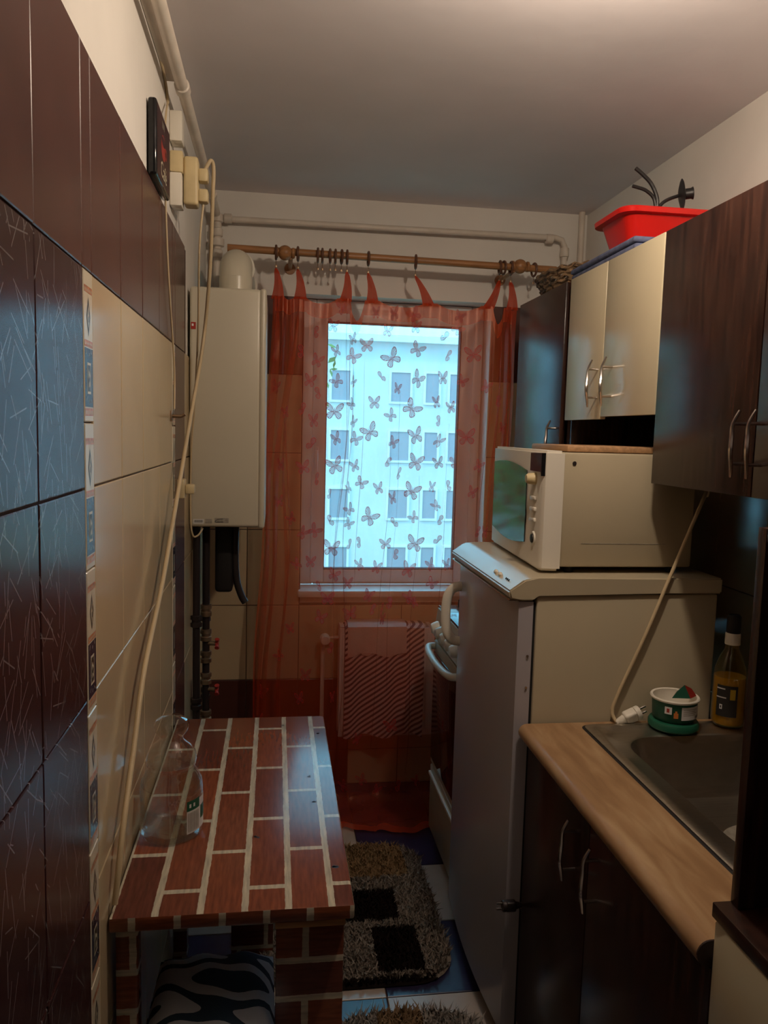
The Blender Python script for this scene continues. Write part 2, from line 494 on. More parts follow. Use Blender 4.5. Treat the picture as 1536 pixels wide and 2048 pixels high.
# decor strips (listels): cream with a diamond, then a dark block with a framed scroll
def listel_mesh():
    bm = NB(); w2, h2, t = .0285, .1150, .0065
    bmesh.ops.create_cube(bm, size=1.0)
    for v in bm.verts: v.co = Vector(((v.co.x+.5)*t, v.co.y*w2*2, v.co.z*h2*2))
    bmesh.ops.bevel(bm, geom=bm.edges[:], offset=.0014, segments=1, affect='EDGES')
    def patch(poly, m, d):
        vs = [bm.verts.new((t+d, p[0], p[1])) for p in poly]
        f = bm.faces.new(vs); f.material_index = m
    def rect(a0, a1, b0, b1, m, d): patch([(a0,b0),(a1,b0),(a1,b1),(a0,b1)], m, d)
    W = w2-.0025
    rect(-W, W, .082, .092, 1, .0002)                       # upper orange band
    for k in range(6): rect(-W+k*.0088+.001, -W+k*.0088+.005, .084, .088, 0, .0004)
    # diamond ring with a hook
    for s0, s1, m, d in ((1.0, .0, 3, .0002), (.62, 0, 0, .0004)):
        patch([(0,.046+.030*s0),(-.0125*s0,.046),(0,.046-.030*s0),(.0125*s0,.046)], m, d)
    patch([(.000,.058),(.009,.046),(.006,.046),(.000,.053)], 3, .0006)
    rect(-.0015, .0035, .038, .047, 3, .0006)
    rect(-W, W, .000, .010, 1, .0002)
    for k in range(5): rect(-W+k*.0105+.002, -W+k*.0105+.0075, .003, .0065, 0, .0004)
    rect(-W, W, -.092, -.002, 2, .0002)                     # dark block
    rect(-.0115, .0115, -.072, -.024, 0, .0004)
    rect(-.0088, .0088, -.068, -.028, 3, .0006)
    patch([(-.004,-.034),(.006,-.044),(.002,-.050),(.006,-.060),(-.005,-.062),(-.002,-.052),(-.006,-.046)], 0, .0008)
    patch([(-.001,-.043),(.003,-.048),(-.001,-.055),(-.003,-.049)], 3, .0010)
    for (a, b, da, db) in ((-.018,-.012,.004,.007),(.015,-.010,-.003,.008),(.0,-.014,.001,.005),(-.017,-.082,.005,.006),(.012,-.080,.005,-.006),(-.002,-.086,.002,.006)):
        patch([(a,b),(a+da,b+db),(a+da+.0014,b+db),(a+.0014,b)], 0, .0004)
    rect(-W, W, -.106, -.094, 1, .0002)
    for k in range(5): rect(-W+k*.0105+.002, -W+k*.0105+.008, -.1035, -.0975, 0, .0004)
    me = bpy.data.meshes.new('listel'); bm.to_mesh(me); bm.free()
    for mm in ('listello_white', 'listello_orange', 'listello_navy', 'listello_ink'): me.materials.append(MATS[mm])
    return me
LM = listel_mesh()
for yc in (1.2805, 2.307):
    z = 1.836-.1165
    while z > -.05:
        share('listel', LM, wall_left, (LB, yc, z)); z -= .2325

# back wall (around the window)
grout_bed(wall_back, XL-.005, WX0-.002, YB+.0045, YB+.0075, 0, 2.163)
grout_bed(wall_back, WX1+.002, XR+.005, YB+.0045, YB+.0075, 0, 2.163)
grout_bed(wall_back, WX0-.002, WX1+.002, YB+.0045, YB+.0075, 0, WZ0-.03)
BX = [XL, -.118, .110, .340, .570, .800, .932, 1.12, 1.342]
BB = YB+.006
for i, (a, b) in enumerate(zip(BX[:-1], BX[1:])):
    for r in range(7):
        z0, z1 = ROWS[r], ROWS[r+1]
        inwin = (a >= .10 and b <= .94)
        if inwin:
            if z0 >= .83: continue
        glaze = 'plum_top_tile' if (r == 6 or r == 1 or r == 0) else 'cream_tile'
        if r <= 1 and a > .3 and b < .81: glaze = 'cream_tile'
        put_tile('back', wall_back, a, b, z0, z1, glaze, BB)

# right wall
grout_bed(wall_right, XR+.0045, XR+.0075, .55, YB+.006, .5, 1.836)
yy = 3.40
while yy > .62:
    for r in range(2, 6): put_tile('right', wall_right, yy-.239, yy, ROWS[r], ROWS[r+1], 'cream_tile', XR+.006)
    yy -= .239

# floor, chequered
fx = [XL, .0, .333, .655, .985, 1.342]; fy = [-.90, -.63, -.30, .03, .365, .70, 1.035, 1.37, 1.705, 2.04, 2.372, 2.705, 3.04, 3.40]
for i in range(len(fx)-1):
    for j in range(len(fy)-1):
        put_tile('floor', floor, fx[i], fx[i+1], fy[j], fy[j+1], 'floor_dark' if (i+j) % 2 or (i == 2 and fy[j] > 3) else 'floor_cream', -.005, 0)  # one cream tile behind the curtain turned dark to stand for shade

# ================================================================== WINDOW
win = bpy.data.objects.new('window_1', None); COL.objects.link(win); win.location = (.52, 3.52, .9); win['kind'] = 'structure'
FY = 3.505
def frame_mesh(name, x0, x1, z0, z1, wd, ya, yb, m, bev=.006):
    bm = NB()
    box(bm, x0, x0+wd, ya, yb, z0, z1, bev=bev); box(bm, x1-wd, x1, ya, yb, z0, z1, bev=bev)
    box(bm, x0+wd, x1-wd, ya, yb, z0, z0+wd, bev=bev); box(bm, x0+wd, x1-wd, ya, yb, z1-wd, z1, bev=bev)
    return obj(name, bm, m, win, smooth=True)
frame_mesh('window_frame', WX0+.002, WX1-.002, WZ0+.03, WZ1-.002, .055, FY+.012, FY+.07, 'white_pvc')
frame_mesh('sash', WX0+.045, WX1-.045, WZ0+.040, WZ1-.036, .062, FY, FY+.06, 'white_pvc', .008)
gs = bpy.data.objects['sash']
frame_mesh('gasket', WX0+.104, WX1-.104, WZ0+.099, WZ1-.095, .005, FY+.004, FY+.05, 'rubber', .001)
bm = NB(); box(bm, WX0+.106, WX1-.106, FY+.028, FY+.032, WZ0+.101, WZ1-.097); obj('pane', bm, 'pane_glass', win)
bm = NB(); box(bm, WX0-.012, WX1+.012, YB-.035, FY+.02, WZ0, WZ0+.03, bev=.008); obj('window_sill', bm, 'white_pvc', win, smooth=True)
bm = NB(); box(bm, WX0+.056, WX0+.074, FY-.012, FY-.001, 1.46, 1.53, bev=.004); box(bm, WX0+.058, WX0+.072, FY-.03, FY-.012, 1.42, 1.515, bev=.005)
obj('handle', bm, 'white_pvc', win, smooth=True)

# ================================================================== LAMP (its own light)
lx, ly, lz = LAMP_POS
lamp = thing('ceiling_lamp', (lx, ly, ZC), 'ceiling lamp with a bare glowing bulb on a short holder', 'lamp')
bm = NB(); lathe(bm, [(.0,ZC-.022),(.14,ZC-.020),(.17,ZC-.010),(.172,ZC-.001),(.0,ZC-.001)], (lx,ly,0), 36); obj('bounce_shield_rose', bm, 'dark_metal', lamp, smooth=True)  # rose widened and darkened out of view to cut light bouncing off the ceiling
bm = NB(); tube(bm, [(lx,ly,lz+.06),(lx,ly,ZC-.026)], .008); lathe(bm, [(0,lz+.034),(.017,lz+.034),(.019,lz+.07),(.012,lz+.085),(0,lz+.085)], (lx,ly,0), 20)
dx, dy = -.55, .835
tube(bm, [(lx,ly,lz+.05),(lx+dx*.04,ly+dy*.04,lz+.055)], .006)
obj('holder', bm, 'white_plastic', lamp, smooth=True)
bm = NB(); bmesh.ops.create_uvsphere(bm, u_segments=20, v_segments=12, radius=.034); bmesh.ops.translate(bm, verts=bm.verts[:], vec=(lx,ly,lz)); obj('bulb', bm, 'bulb_glow', lamp, smooth=True)
#NEXT
# ================================================================== TABLE, STOOL, CUSHION, JAR
TBL = thing('wall_table', (-.064, 1.86, 0), 'narrow table covered in red brick pattern foil along the tiled wall', 'table')
bm = NB(); box(bm, -.2865, .157, 1.366, 2.346, .692, .72, bev=.004)
for f in bm.faces:
    if f.normal.z < .5: f.material_index = 1
obj('tabletop', bm, ['brick_foil_top', 'brick_foil_edge'], TBL, smooth=True)
lg = part_box('leg', TBL, 'brick_foil_leg', .012, .142, 1.408, 1.440, .006, .655, bev=.003)
part_box('edge_strip', lg, 'wood_raw', .010, .144, 1.404, 1.442, .655, .668, bev=.002)
part_box('leg', TBL, 'brick_foil_leg', -.283, -.243, 1.405, 1.445, .006, .692, bev=.003)
part_box('leg', TBL, 'brick_foil_leg', -.115, .010, 2.24, 2.272, .006, .692, bev=.003)
part_box('leg', TBL, 'brick_foil_leg', -.283, -.243, 2.23, 2.27, .006, .692, bev=.003)
part_box('apron', TBL, 'brick_foil_leg', -.24, .14, 1.414, 1.434, .668, .692, bev=.002)
for (x, y, a) in ((-.03,1.627,.006),(.030,2.27,.005),(.135,2.20,.007),(.128,1.50,.008),(.10,1.78,.005),(.095,1.92,.004)):
    bm = NB()
    for k in range(3):
        ox, oy = random.uniform(-.004,.004), random.uniform(-.004,.004)
        bm.faces.new([bm.verts.new((x+ox+a*math.cos(t)*random.uniform(.3,1), y+oy+a*.7*math.sin(t)*random.uniform(.5,1.2), .7204)) for t in [i*PI/3 for i in range(6)]])
    obj('soil_mark', bm, 'dark_print', TBL)

ST = thing('stool', (-.11, 1.42, 0), 'low dark wooden stool pushed under the brick pattern table', 'stool')
part_box('seat', ST, 'wenge', -.222, -.004, 1.235, 1.605, .385, .41, bev=.006)
for x in (-.20, -.03):
    for y in (1.26, 1.58): part_box('leg', ST, 'wenge', x-.014, x+.014, y-.014, y+.014, .003, .386, bev=.003)
for y in (1.26, 1.58): part_box('stretcher', ST, 'wenge', -.187, -.043, y-.008, y+.008, .16, .185, bev=.003)
bm = NB()
R = bmesh.ops.create_grid(bm, x_segments=24, y_segments=30, size=1.0)
top = {}
for v in list(bm.verts):
    a, b = v.co.x, v.co.y
    d = (1-abs(a)**4)*(1-abs(b)**4)
    v.co = Vector((-.113+a*.125*(1-.03*b*b), 1.42+b*.222, .432+.05*max(d,0)**.5+.004*math.sin(9*a+4*b)))
geo = bmesh.ops.duplicate(bm, geom=bm.verts[:]+bm.edges[:]+bm.faces[:])
for v in [g for g in geo['geom'] if isinstance(g, bmesh.types.BMVert)]: v.co.z = .432-(v.co.z-.432)*.40
bmesh.ops.remove_doubles(bm, verts=bm.verts[:], dist=.003)
CU = obj('seat_cushion', bm, 'cushion_fabric', None, smooth=True)
tag(CU, 'light seat cushion with dark wavy leaf stripes lying on the stool', 'cushion')

JX, JY, JZ = -.215, 1.668, .7205
JAR = thing('storage_jar', (JX, JY, JZ), 'clear glass storage jar with glass stopper standing on the brick table', 'jar')
bm = NB()
lathe(bm, [(0,.004),(.05,.0035),(.058,.0),(.064,.004),(.0665,.014),(.0665,.10),(.064,.120),(.056,.136),(.050,.146),(.049,.152),(.0515,.156)], (JX,JY,JZ), 48)
lathe(bm, [(0,.012),(.052,.011),(.0605,.018),(.0635,.03),(.0635,.098),(.061,.117),(.053,.132),(.047,.146)], (JX,JY,JZ), 48)
obj('body', bm, 'jar_glass', JAR, smooth=True, fix=False)
bm = NB()
lathe(bm, [(.0,.160),(.046,.159),(.0525,.160),(.0535,.166),(.051,.180),(.041,.197),(.028,.207),(.024,.213),(.027,.220),(.035,.231),(.0365,.241),(.033,.252),(.020,.2605),(.0,.263)], (JX,JY,JZ), 48)
obj('stopper', bm, 'jar_glass', JAR, smooth=True, fix=False)
def arc_band(bm, c, r, a0, a1, z0, z1, m, n=14):
    A = [bm.verts.new((c[0]+r*math.cos(a0+(a1-a0)*i/n), c[1]+r*math.sin(a0+(a1-a0)*i/n), c[2]+z0)) for i in range(n+1)]
    B = [bm.verts.new((v.co.x, v.co.y, c[2]+z1)) for v in A]
    for i in range(n): bm.faces.new((A[i], A[i+1], B[i+1], B[i])).material_index = m
d2 = math.radians
bm = NB(); jc = (JX,JY,JZ)
arc_band(bm, jc, .0670, d2(-55), d2(5), .020, .088, 0)
arc_band(bm, jc, .0673, d2(-55), d2(-24), .070, .092, 1)
arc_band(bm, jc, .0673, d2(-20), d2(5), .040, .070, 1)
for k in range(9): arc_band(bm, jc, .0675, d2(-52+k*3), d2(-50.6+k*3), .024, .066, 2, 2)
for k in range(2): arc_band(bm, jc, .0676, d2(-50+k*9), d2(-46+k*9), .077, .085, 3, 3)
obj('label_sticker', bm, ['white_paper', 'green_print', 'grey_print', 'white_paper'], JAR, fix=False)

# ================================================================== BOILER AND PIPES
BO = thing('gas_boiler', (-.162, 2.90, 1.262), 'white wall-hung gas boiler beside the curtain', 'boiler')
part_box('casing', BO, 'boiler_white', -.2885, -.052, 2.70, 3.10, 1.262, 2.066, bev=.012, seg=3)
part_box('front_panel', BO, 'boiler_white', -.058, -.036, 2.696, 3.104, 1.258, 2.068, bev=.010, seg=4)
bm = NB(); y = 2.6995
def rq(bm, x0, x1, z0, z1, yy_, m): bm.faces.new([bm.verts.new(p) for p in ((x0,yy_,z0),(x1,yy_,z0),(x1,yy_,z1),(x0,yy_,z1))]).material_index = m
rq(bm, -.275, -.240, 1.274, 1.290, y, 0)
for k in range(14): rq(bm, -.272+k*.0021, -.272+k*.0021+(.0013 if k % 3 else .0007), 1.278, 1.287, y-.0003, 1)
rq(bm, -.236, -.213, 1.276, 1.290, y, 2)
obj('barcode_sticker', bm, ['white_paper', 'dark_print', 'grey_print'], BO)
bm = NB(); rq(bm, -.204, -.157, 1.277, 1.294, y, 0)
tube(bm, [(-.176,y-.0004,1.2915),(-.192,y-.0004,1.2895),(-.2025,y-.0004,1.2825),(-.196,y-.0004,1.2805),(-.175,y-.0004,1.281)], .0009, n=6, m=1, smooth=5)
obj('maker_badge', bm, ['grey_print', 'dark_print'], BO)
bm = NB(); rq(bm, -.284, -.268, 1.925, 1.948, 2.6990, 0); rq(bm, -.281, -.275, 1.935, 1.943, 2.6987, 1)
tagp = obj('warning_tag', bm, ['valve_red', 'white_paper'], BO); tagp['label'] = 'small red warning tag'
bm = NB()
lathe(bm, [(0,2.066),(.063,2.066),(.063,2.082),(.058,2.085),(.058,2.13)], (-.148,2.885,0), 32)
pts = [(-.148,2.885,2.125+0)]
for k in range(1, 9):
    a = k/8*PI/2; pts.append((-.148, 2.885+.06*(1-math.cos(a)), 2.125+.06*math.sin(a)))
pts.append((-.148, 3.399, 2.185))
tube(bm, pts, .057, n=28)
bmesh.ops.create_uvsphere(bm, u_segments=28, v_segments=16, radius=.0585, matrix=Matrix.Translation((-.148,2.893,2.145)))
obj('flue_elbow', bm, 'boiler_white', BO, smooth=True)
for yy_ in (2.99, 3.36):
    bm = NB(); lathe(bm, [(.057,-.012),(.064,-.012),(.064,.012),(.057,.012)], n=28, tf=Matrix.Translation((-.148,yy_,2.185)) @ Matrix.Rotation(PI/2,4,'X'))
    obj('flue_collar', bm, 'white_plastic', BO, smooth=True)

for i, (x, y, r, lab) in enumerate(((-.270,2.76,.013,'dark water pipe dropping from the boiler, next to the left wall tiles'),(-.240,2.80,.013,'dark water pipe dropping from the boiler with the red handled valves'),(-.252,2.93,.011,'dark thin pipe dropping from the boiler behind the valves'))):
    t_ = thing('water_pipe', (x, y, .004), lab, 'pipe', 'pipes under the boiler')
    part_tube('pipe', t_, 'dark_metal', [(x,y,.004),(x,y,1.258)], r, 12)
    for z in ((.62,.92) if i == 0 else (.56,.70,.78,.86,.95) if i == 1 else (.6,.9)):
        bm = NB(); lathe(bm, [(r,-.022),(r+.007,-.020),(r+.007,-.006),(r+.003,-.004),(r+.003,.004),(r+.007,.006),(r+.007,.020),(r,.022)], (x,y,z), 6 if z in (.62,.7,.92) else 14)
        obj('fitting', bm, 'brass_old' if i == 1 else 'dark_metal', t_, smooth=True)
    if i == 1:
        for z in (.83, .66):
            bm = NB(); tube(bm, [(x,y,z),(x+.035,y-.01,z)], .008, n=10)
            hd = obj('valve', bm, 'brass_old', t_, smooth=True)
            bm = NB()
            for a in range(4):
                c_, s_ = math.cos(a*PI/2+.5), math.sin(a*PI/2+.5)
                tube(bm, [(x+.040,y-.011,z),(x+.040,y-.011+c_*.022,z+s_*.022)], lambda t: .004+.004*t, n=8)
            lathe(bm, [(0,-.006),(.009,-.006),(.009,.006),(0,.006)], n=12, tf=Matrix.Translation((x+.040,y-.011,z)) @ Matrix.Rotation(PI/2,4,'Y'))
            obj('valve_handle', bm, 'valve_red', hd, smooth=True)['label'] = 'red four-armed valve handle'
EX = thing('pump_box', (-.17, 2.93, 1.0), 'dark pump housing with a curved hose under the boiler', 'pump')
part_box('housing', EX, 'black_matte', -.213, -.150, 2.84, 3.02, 1.005, 1.259, bev=.014, seg=3)
part_tube('hose', EX, 'dark_metal', [(-.140,2.86,1.258),(-.142,2.86,1.15),(-.136,2.86,1.05),(-.118,2.86,.990),(-.104,2.86,.965)], .013, 12, smooth=6)

# painted gas pipe: along the left wall, then across above the window
G = thing('gas_pipe', (-.25, 2.0, 2.47), 'cream painted gas pipe running along the left wall under the ceiling', 'pipe')
part_tube('pipe', G, 'pipe_paint', [(-.250,-.89,2.474),(-.250,2.1,2.472),(-.250,3.31,2.470),(-.250,3.345,2.46),(-.246,3.350,2.43),(-.246,3.350,2.31),(-.250,3.35,2.24),(-.250,3.35,1.60)], .0155, 14)
for y in (2.17, 3.10):
    bm = NB(); lathe(bm, [(.0155,-.02),(.0195,-.018),(.0195,.018),(.0155,.02)], n=16, tf=Matrix.Translation((-.25,y,2.472)) @ Matrix.Rotation(PI/2,4,'X')); obj('coupling', bm, 'pipe_paint', G, smooth=True)
for z, r in ((2.452,.024),(2.395,.021),(2.355,.027),(2.31,.021)):
    bm = NB(); lathe(bm, [(.0155,-.018),(r,-.014),(r,.014),(.0155,.018)], (-.246,3.35,z), 14); obj('coupling', bm, 'pipe_paint', G, smooth=True)
G2 = thing('gas_pipe', (.5, 3.355, 2.455), 'cream painted pipe running across the wall above the curtain rod', 'pipe')
part_tube('pipe', G2, 'pipe_paint', [(-.222,3.355,2.452),(1.19,3.355,2.460),(1.222,3.355,2.452),(1.235,3.355,2.425),(1.236,3.355,1.95)], .0125, 14)
for x in (-.205, 1.165):
    bm = NB(); lathe(bm, [(.0125,-.018),(.020,-.014),(.020,.014),(.0125,.018)], n=12, tf=Matrix.Translation((x,3.355,2.4545)) @ Matrix.Rotation(PI/2,4,'Y')); obj('coupling', bm, 'pipe_paint', G2, smooth=True)
bm = NB(); lathe(bm, [(.0125,-.02),(.019,-.018),(.019,.018),(.0125,.02)], (1.236,3.355,2.40), 12)
obj('coupling', bm, 'pipe_paint', G2, smooth=True)
G3 = obj('riser_pipe', (lambda b: (tube(b, [(1.312,3.365,ZC-.001),(1.312,3.365,1.9)], .013, n=12), b)[1])(NB()), 'pipe_paint', None, smooth=True)
tag(G3, 'white painted riser pipe in the far right corner by the ceiling', 'pipe')
# flat cable above the pipe
bm = NB(); tube(bm, [(-.2935,-.88,2.548),(-.2935,1.2,2.540),(-.2935,2.05,2.505),(-.2935,2.22,2.452)], .004, n=8, smooth=6); o = obj('wall_cable', bm, 'cord_cream', None, smooth=True)
tag(o, 'thin cream cable fixed along the wall above the gas pipe', 'cable')
bm = NB(); box(bm, -.2965, -.272, -.88, 2.20, 2.497, 2.522, bev=.003); o = obj('cable_shade_strip', bm, 'pipe_paint', None, smooth=True)  # strip standing in for thin cables and the shading around them
tag(o, 'cream strip standing in for thin cables and shading along the left wall behind the gas pipe', 'cable duct')

# ================================================================== SOCKETS, ADAPTER, CABLES ON THE LEFT WALL
S1 = thing('wall_socket', (-.297, 2.30, 2.40), 'white surface socket strip on the wall below the gas pipe', 'socket')
part_box('box', S1, 'white_plastic', -.2965, -.263, 2.27, 2.33, 2.375, 2.455, bev=.004)
part_box('box', S1, 'cream_plastic', -.2965, -.262, 2.275, 2.335, 2.295, 2.352, bev=.004)
part_box('box', S1, 'white_plastic', -.2965, -.264, 2.272, 2.332, 2.205, 2.294, bev=.004)
A1 = thing('plug_adapter', (-.25, 2.33, 2.28), 'yellowed multi-way plug adapter pushed into the wall socket', 'adapter')
part_box('body', A1, 'cream_plastic', -.262, -.222, 2.29, 2.345, 2.215, 2.345, bev=.008, seg=3)
for z in (2.245, 2.300): part_box('plug', A1, 'cream_plastic', -.223, -.196, 2.30, 2.335, z-.018, z+.018, bev=.006)
LC = obj('power_cable', (lambda b: (tube(b, [(-.205,2.318,2.3185),(-.190,2.32,2.345),(-.183,2.33,2.325),(-.186,2.34,2.25),(-.20,2.42,2.06),(-.226,2.50,1.86),(-.247,2.30,1.60),(-.262,2.12,1.39),(-.268,1.91,1.22),(-.270,1.665,1.09),(-.271,1.535,.962),(-.272,1.438,.866),(-.274,1.40,.80),(-.279,1.385,.736)], .0055, n=10, smooth=7), b)[1])(NB()), 'cord_cream', None, smooth=True)
tag(LC, 'long cream power cable hanging from the plug adapter down to the table', 'cable')
L2 = obj('thin_cable', (lambda b: (tube(b, [(-.2905,2.19,2.44),(-.283,2.10,2.37),(-.283,2.075,2.28),(-.283,2.11,2.10),(-.282,2.15,1.97),(-.282,2.23,1.82),(-.282,2.26,1.74),(-.282,2.255,1.65)], .0026, n=8, smooth=6), b)[1])(NB()), 'cord_cream', None, smooth=True)
tag(L2, 'thin cream cable dropping past the picture plaque to a wall bracket', 'cable')
L3 = obj('thin_cable', (lambda b: (tube(b, [(-.21,2.318,2.224),(-.222,2.33,2.10),(-.236,2.45,1.9),(-.262,2.62,1.7),(-.2795,2.672,1.5),(-.2815,2.678,1.30),(-.275,2.69,1.235),(-.258,2.70,1.235),(-.245,2.72,1.256)], .003, n=8, smooth=6), b)[1])(NB()), 'cord_cream', None, smooth=True)
tag(L3, 'thin cable hanging beside the boiler and looping up under it', 'cable')
H1 = thing('wall_hook', (-.29, 2.25, 1.63), 'small metal hook on the patterned tile strip', 'hook')
part_tube('hook', H1, 'brass_old', [(-.289,2.25,1.63),(-.262,2.25,1.63),(-.252,2.25,1.636)], .005, 8)
part_box('plate', H1, 'brass_old', -.2915, -.286, 2.235, 2.265, 1.615, 1.645, bev=.002)
SK = thing('wall_socket', (-.29, 2.40, 1.41), 'small cream socket on the wall behind the hanging cable', 'socket')
part_box('plate', SK, 'cream_plastic', -.2905, -.268, 2.375, 2.43, 1.388, 1.445, bev=.004)
part_box('plug', SK, 'cream_plastic', -.268, -.240, 2.388, 2.418, 1.40, 1.43, bev=.006)

# picture plaques
def text_mesh(bm_target, s, size, tf, m):
    cu = bpy.data.curves.new('t', 'FONT'); cu.body = s; cu.size = size; cu.align_x = 'CENTER'; cu.resolution_u = 3
    to = bpy.data.objects.new('t', cu); COL.objects.link(to)
    me = to.to_mesh(); n0 = len(bm_target.verts); f0 = len(bm_target.faces)
    bm_target.from_mesh(me)
    bm_target.verts.ensure_lookup_table(); bm_target.faces.ensure_lookup_table()
    for v in bm_target.verts[n0:]: v.co = tf @ v.co
    for f in bm_target.faces[f0:]: f.material_index = m
    to.to_mesh_clear(); bpy.data.objects.remove(to); bpy.data.curves.remove(cu)
PL = thing('picture_plaque', (-.28, 2.0, 2.18), 'small dark picture plaque with a red cup and pale lettering', 'picture')
part_box('board', PL, 'black_gloss', -.2935, -.274, 1.885, 2.105, 2.168, 2.335, bev=.006, seg=3)
mat('plaque_print', (.045,.016,.016), .5, var=.4, scale=30)
bm = NB(); xx = -.2737
def yq(a0, a1, b0, b1, m, d=0): bm.faces.new([bm.verts.new(p) for p in ((xx+d,a0,b0),(xx+d,a1,b0),(xx+d,a1,b1),(xx+d,a0,b1))]).material_index = m
yq(1.893, 2.098, 2.175, 2.328, 0)
def cup(c, r, m, d, sy=1.0): bm.faces.new([bm.verts.new((xx+d, c[0]+r*math.cos(t), c[1]+r*sy*math.sin(t))) for t in [i*PI/12 for i in range(24)]]).material_index = m
cup((1.99,2.258), .036, 1, .0003, .8); cup((1.99,2.272), .030, 0, .0005, .35); cup((2.032,2.256), .014, 1, .0003); cup((2.032,2.256), .007, 0, .0005)
for k in range(3): yq(1.972+k*.014, 1.976+k*.014, 2.300, 2.316, 2, .0004)
text_mesh(bm, 'Café', .052, Matrix.Translation((xx+.0006, 1.995, 2.186)) @ Matrix(((0,0,1,0),(1,0,0,0),(0,1,0,0),(0,0,0,1))), 2)
obj('print', bm, ['plaque_print', 'valve_red', 'listello_white'], PL, fix=False)
P2 = thing('picture_plaque', (-.28, 1.05, 2.2), 'dark green plaque with rounded corners above the plain plum tiles', 'picture')
mat('plaque_green', (.012,.03,.018), .4, var=.3, scale=20)
part_box('board', P2, 'plaque_green', -.2935, -.277, .98, 1.205, 2.19, 2.40, bev=.0078, seg=3)
part_box('print', P2, 'plaque_print', -.2785, -.2765, .995, 1.19, 2.205, 2.385, bev=.0008)

# ================================================================== CURTAIN ROD, RINGS, CURTAIN
RY, RZ = 3.20, 2.297
ROD = thing('curtain_rod', (.47, RY, RZ), 'wooden curtain rod with ball ends above the window', 'curtain rod')
part_tube('rod', ROD, 'wood_rod', [(-.197,RY,RZ+.007),(1.145,RY,RZ-.006)], .0145, 16)
for x in (.027, .990):
    bm = NB(); bmesh.ops.create_uvsphere(bm, u_segments=20, v_segments=12, radius=.029, matrix=Matrix.Translation((x,RY,RZ)))
    for s in (-1, 1): lathe(bm, [(.0145,0),(.021,.002),(.021,.010),(.0145,.014)], n=18, tf=Matrix.Translation((x+s*.026,RY,RZ)) @ Matrix.Rotation(s*PI/2,4,'Y'))
    obj('ball_end', bm, 'wood_rod', ROD, smooth=True)
for x in (.050, .965):
    bm = NB(); tube(bm, [(x,RY,RZ-.016),(x,RY+.05,RZ-.020),(x,YB+.004,RZ-.020)], .009, n=10); lathe(bm, [(0,0),(.024,0),(.022,.012),(0,.012)], n=18, tf=Matrix.Translation((x,YB+.006,RZ-.02)) @ Matrix.Rotation(PI/2,4,'X'))
    obj('bracket', bm, 'wood_rod', ROD, smooth=True)
def torus(bm, R_, r_, n=24, k=8):
    tube(bm, [(0, R_*math.cos(2*PI*i/n), R_*math.sin(2*PI*i/n)) for i in range(n)], r_, n=k, closed=True)
proto = None
ORD = ['first', 'second', 'third', 'fourth', 'fifth', 'sixth', 'seventh']
RING_LABEL = []
for _i in range(14):
    if _i in (0, 1, 7, 8, 9, 10, 12): RING_LABEL.append('brown wooden ring holding the %s curtain tab counted from the boiler' % ORD[(0, 1, 7, 8, 9, 10, 12).index(_i)])
    elif _i in (2, 3, 4, 5, 6): RING_LABEL.append('empty wooden ring, %s of the bunch counted from the boiler' % ORD[_i-2])
    elif _i == 11: RING_LABEL.append('empty wooden ring between the last two curtain tabs beside the cabinets')
    else: RING_LABEL.append('empty wooden ring beyond the ball end beside the wicker basket')
ring_x = [(-.008,1),(.078,1),(.157,0),(.175,0),(.206,0),(.227,0),(.252,0),(.274,1),(.360,1),(.553,1),(.905,1),(.921,0),(.952,1),(1.051,0)]
for i, (x, used) in enumerate(ring_x):
    if proto is None:
        proto = thing('curtain_ring', (0,0,0), 'x', 'curtain ring')
        bm = NB(); torus(bm, .0255, .0048); obj('ring', bm, 'wood_ring', proto, smooth=True)
        bm = NB(); tube(bm, [(0,0,-.028),(0,.003,-.034),(0,-.003,-.040),(0,0,-.050)], .0014, n=6, smooth=3); box(bm, -.004, .004, -.003, .003, -.058, -.048, bev=.001); obj('clip', bm, 'brass_old', proto, smooth=True)
        r_ = proto
    else: r_ = copy_tree(proto)
    r_.location = (x, RY, RZ-.0050 - (x-.47)*.0097); r_.rotation_euler = (random.uniform(-.1,.1), 0, random.uniform(-.12,.12))
    tag(r_, RING_LABEL[i], 'curtain ring', 'rings holding the curtain' if used else 'empty rings on the curtain rod')
TAB_B = [.000, .089, .269, .380, .613, .859, .961]
TAB_T = [-.008, .078, .274, .360, .553, .905, .952]
SAG = [.012, .022, .085, .022, .024, .07]
def ztop(x):
    if x <= TAB_B[0]: return 2.125
    if x >= TAB_B[-1]: return 2.120-.15*(x-TAB_B[-1])
    for i in range(6):
        a, b = TAB_B[i], TAB_B[i+1]
        if a <= x <= b:
            q = (x-a)/(b-a); e = .30*.09/(b-a) if b-a > .15 else .25
            q2 = min(max((q-e)/(1-2*e), 0), 1)
            return 2.128-SAG[i]*(4*q2*(1-q2))**.8
def cur_xy(s, z):
    t = (2.13-z)/2.1
    x = (-.022+s*1.004)+(-.075+.03*s)*t + .006*math.sin(7*z+9*s)
    xs = s
    f = .011*math.sin(2*PI*(xs*5.3+.2)+1.2*t)*(.35+.65*t)+.005*math.sin(2*PI*xs*12.5+2+2*t)
    for c, wd, am in ((.305+.01*math.sin(3*z),.010,.022),(.345+.012*math.sin(2.2*z+1),.007,.020),(.280,.006,.010),(.50+.01*math.sin(2*z),.006,.007),(.60,.006,.006),(.72,.006,.006)):
        f -= am*math.exp(-((xs-c)/wd)**2)*(.6+.4*math.sin(4*z+c*20)**2)
    gl = max(0, 1-xs/.12); gr = max(0, 1-(1-xs)/.10)
    f += .016*gl*math.sin(2*PI*xs*30+z*1.5) + .016*gr*math.sin(2*PI*xs*34+2*z)
    return x, 3.190+f
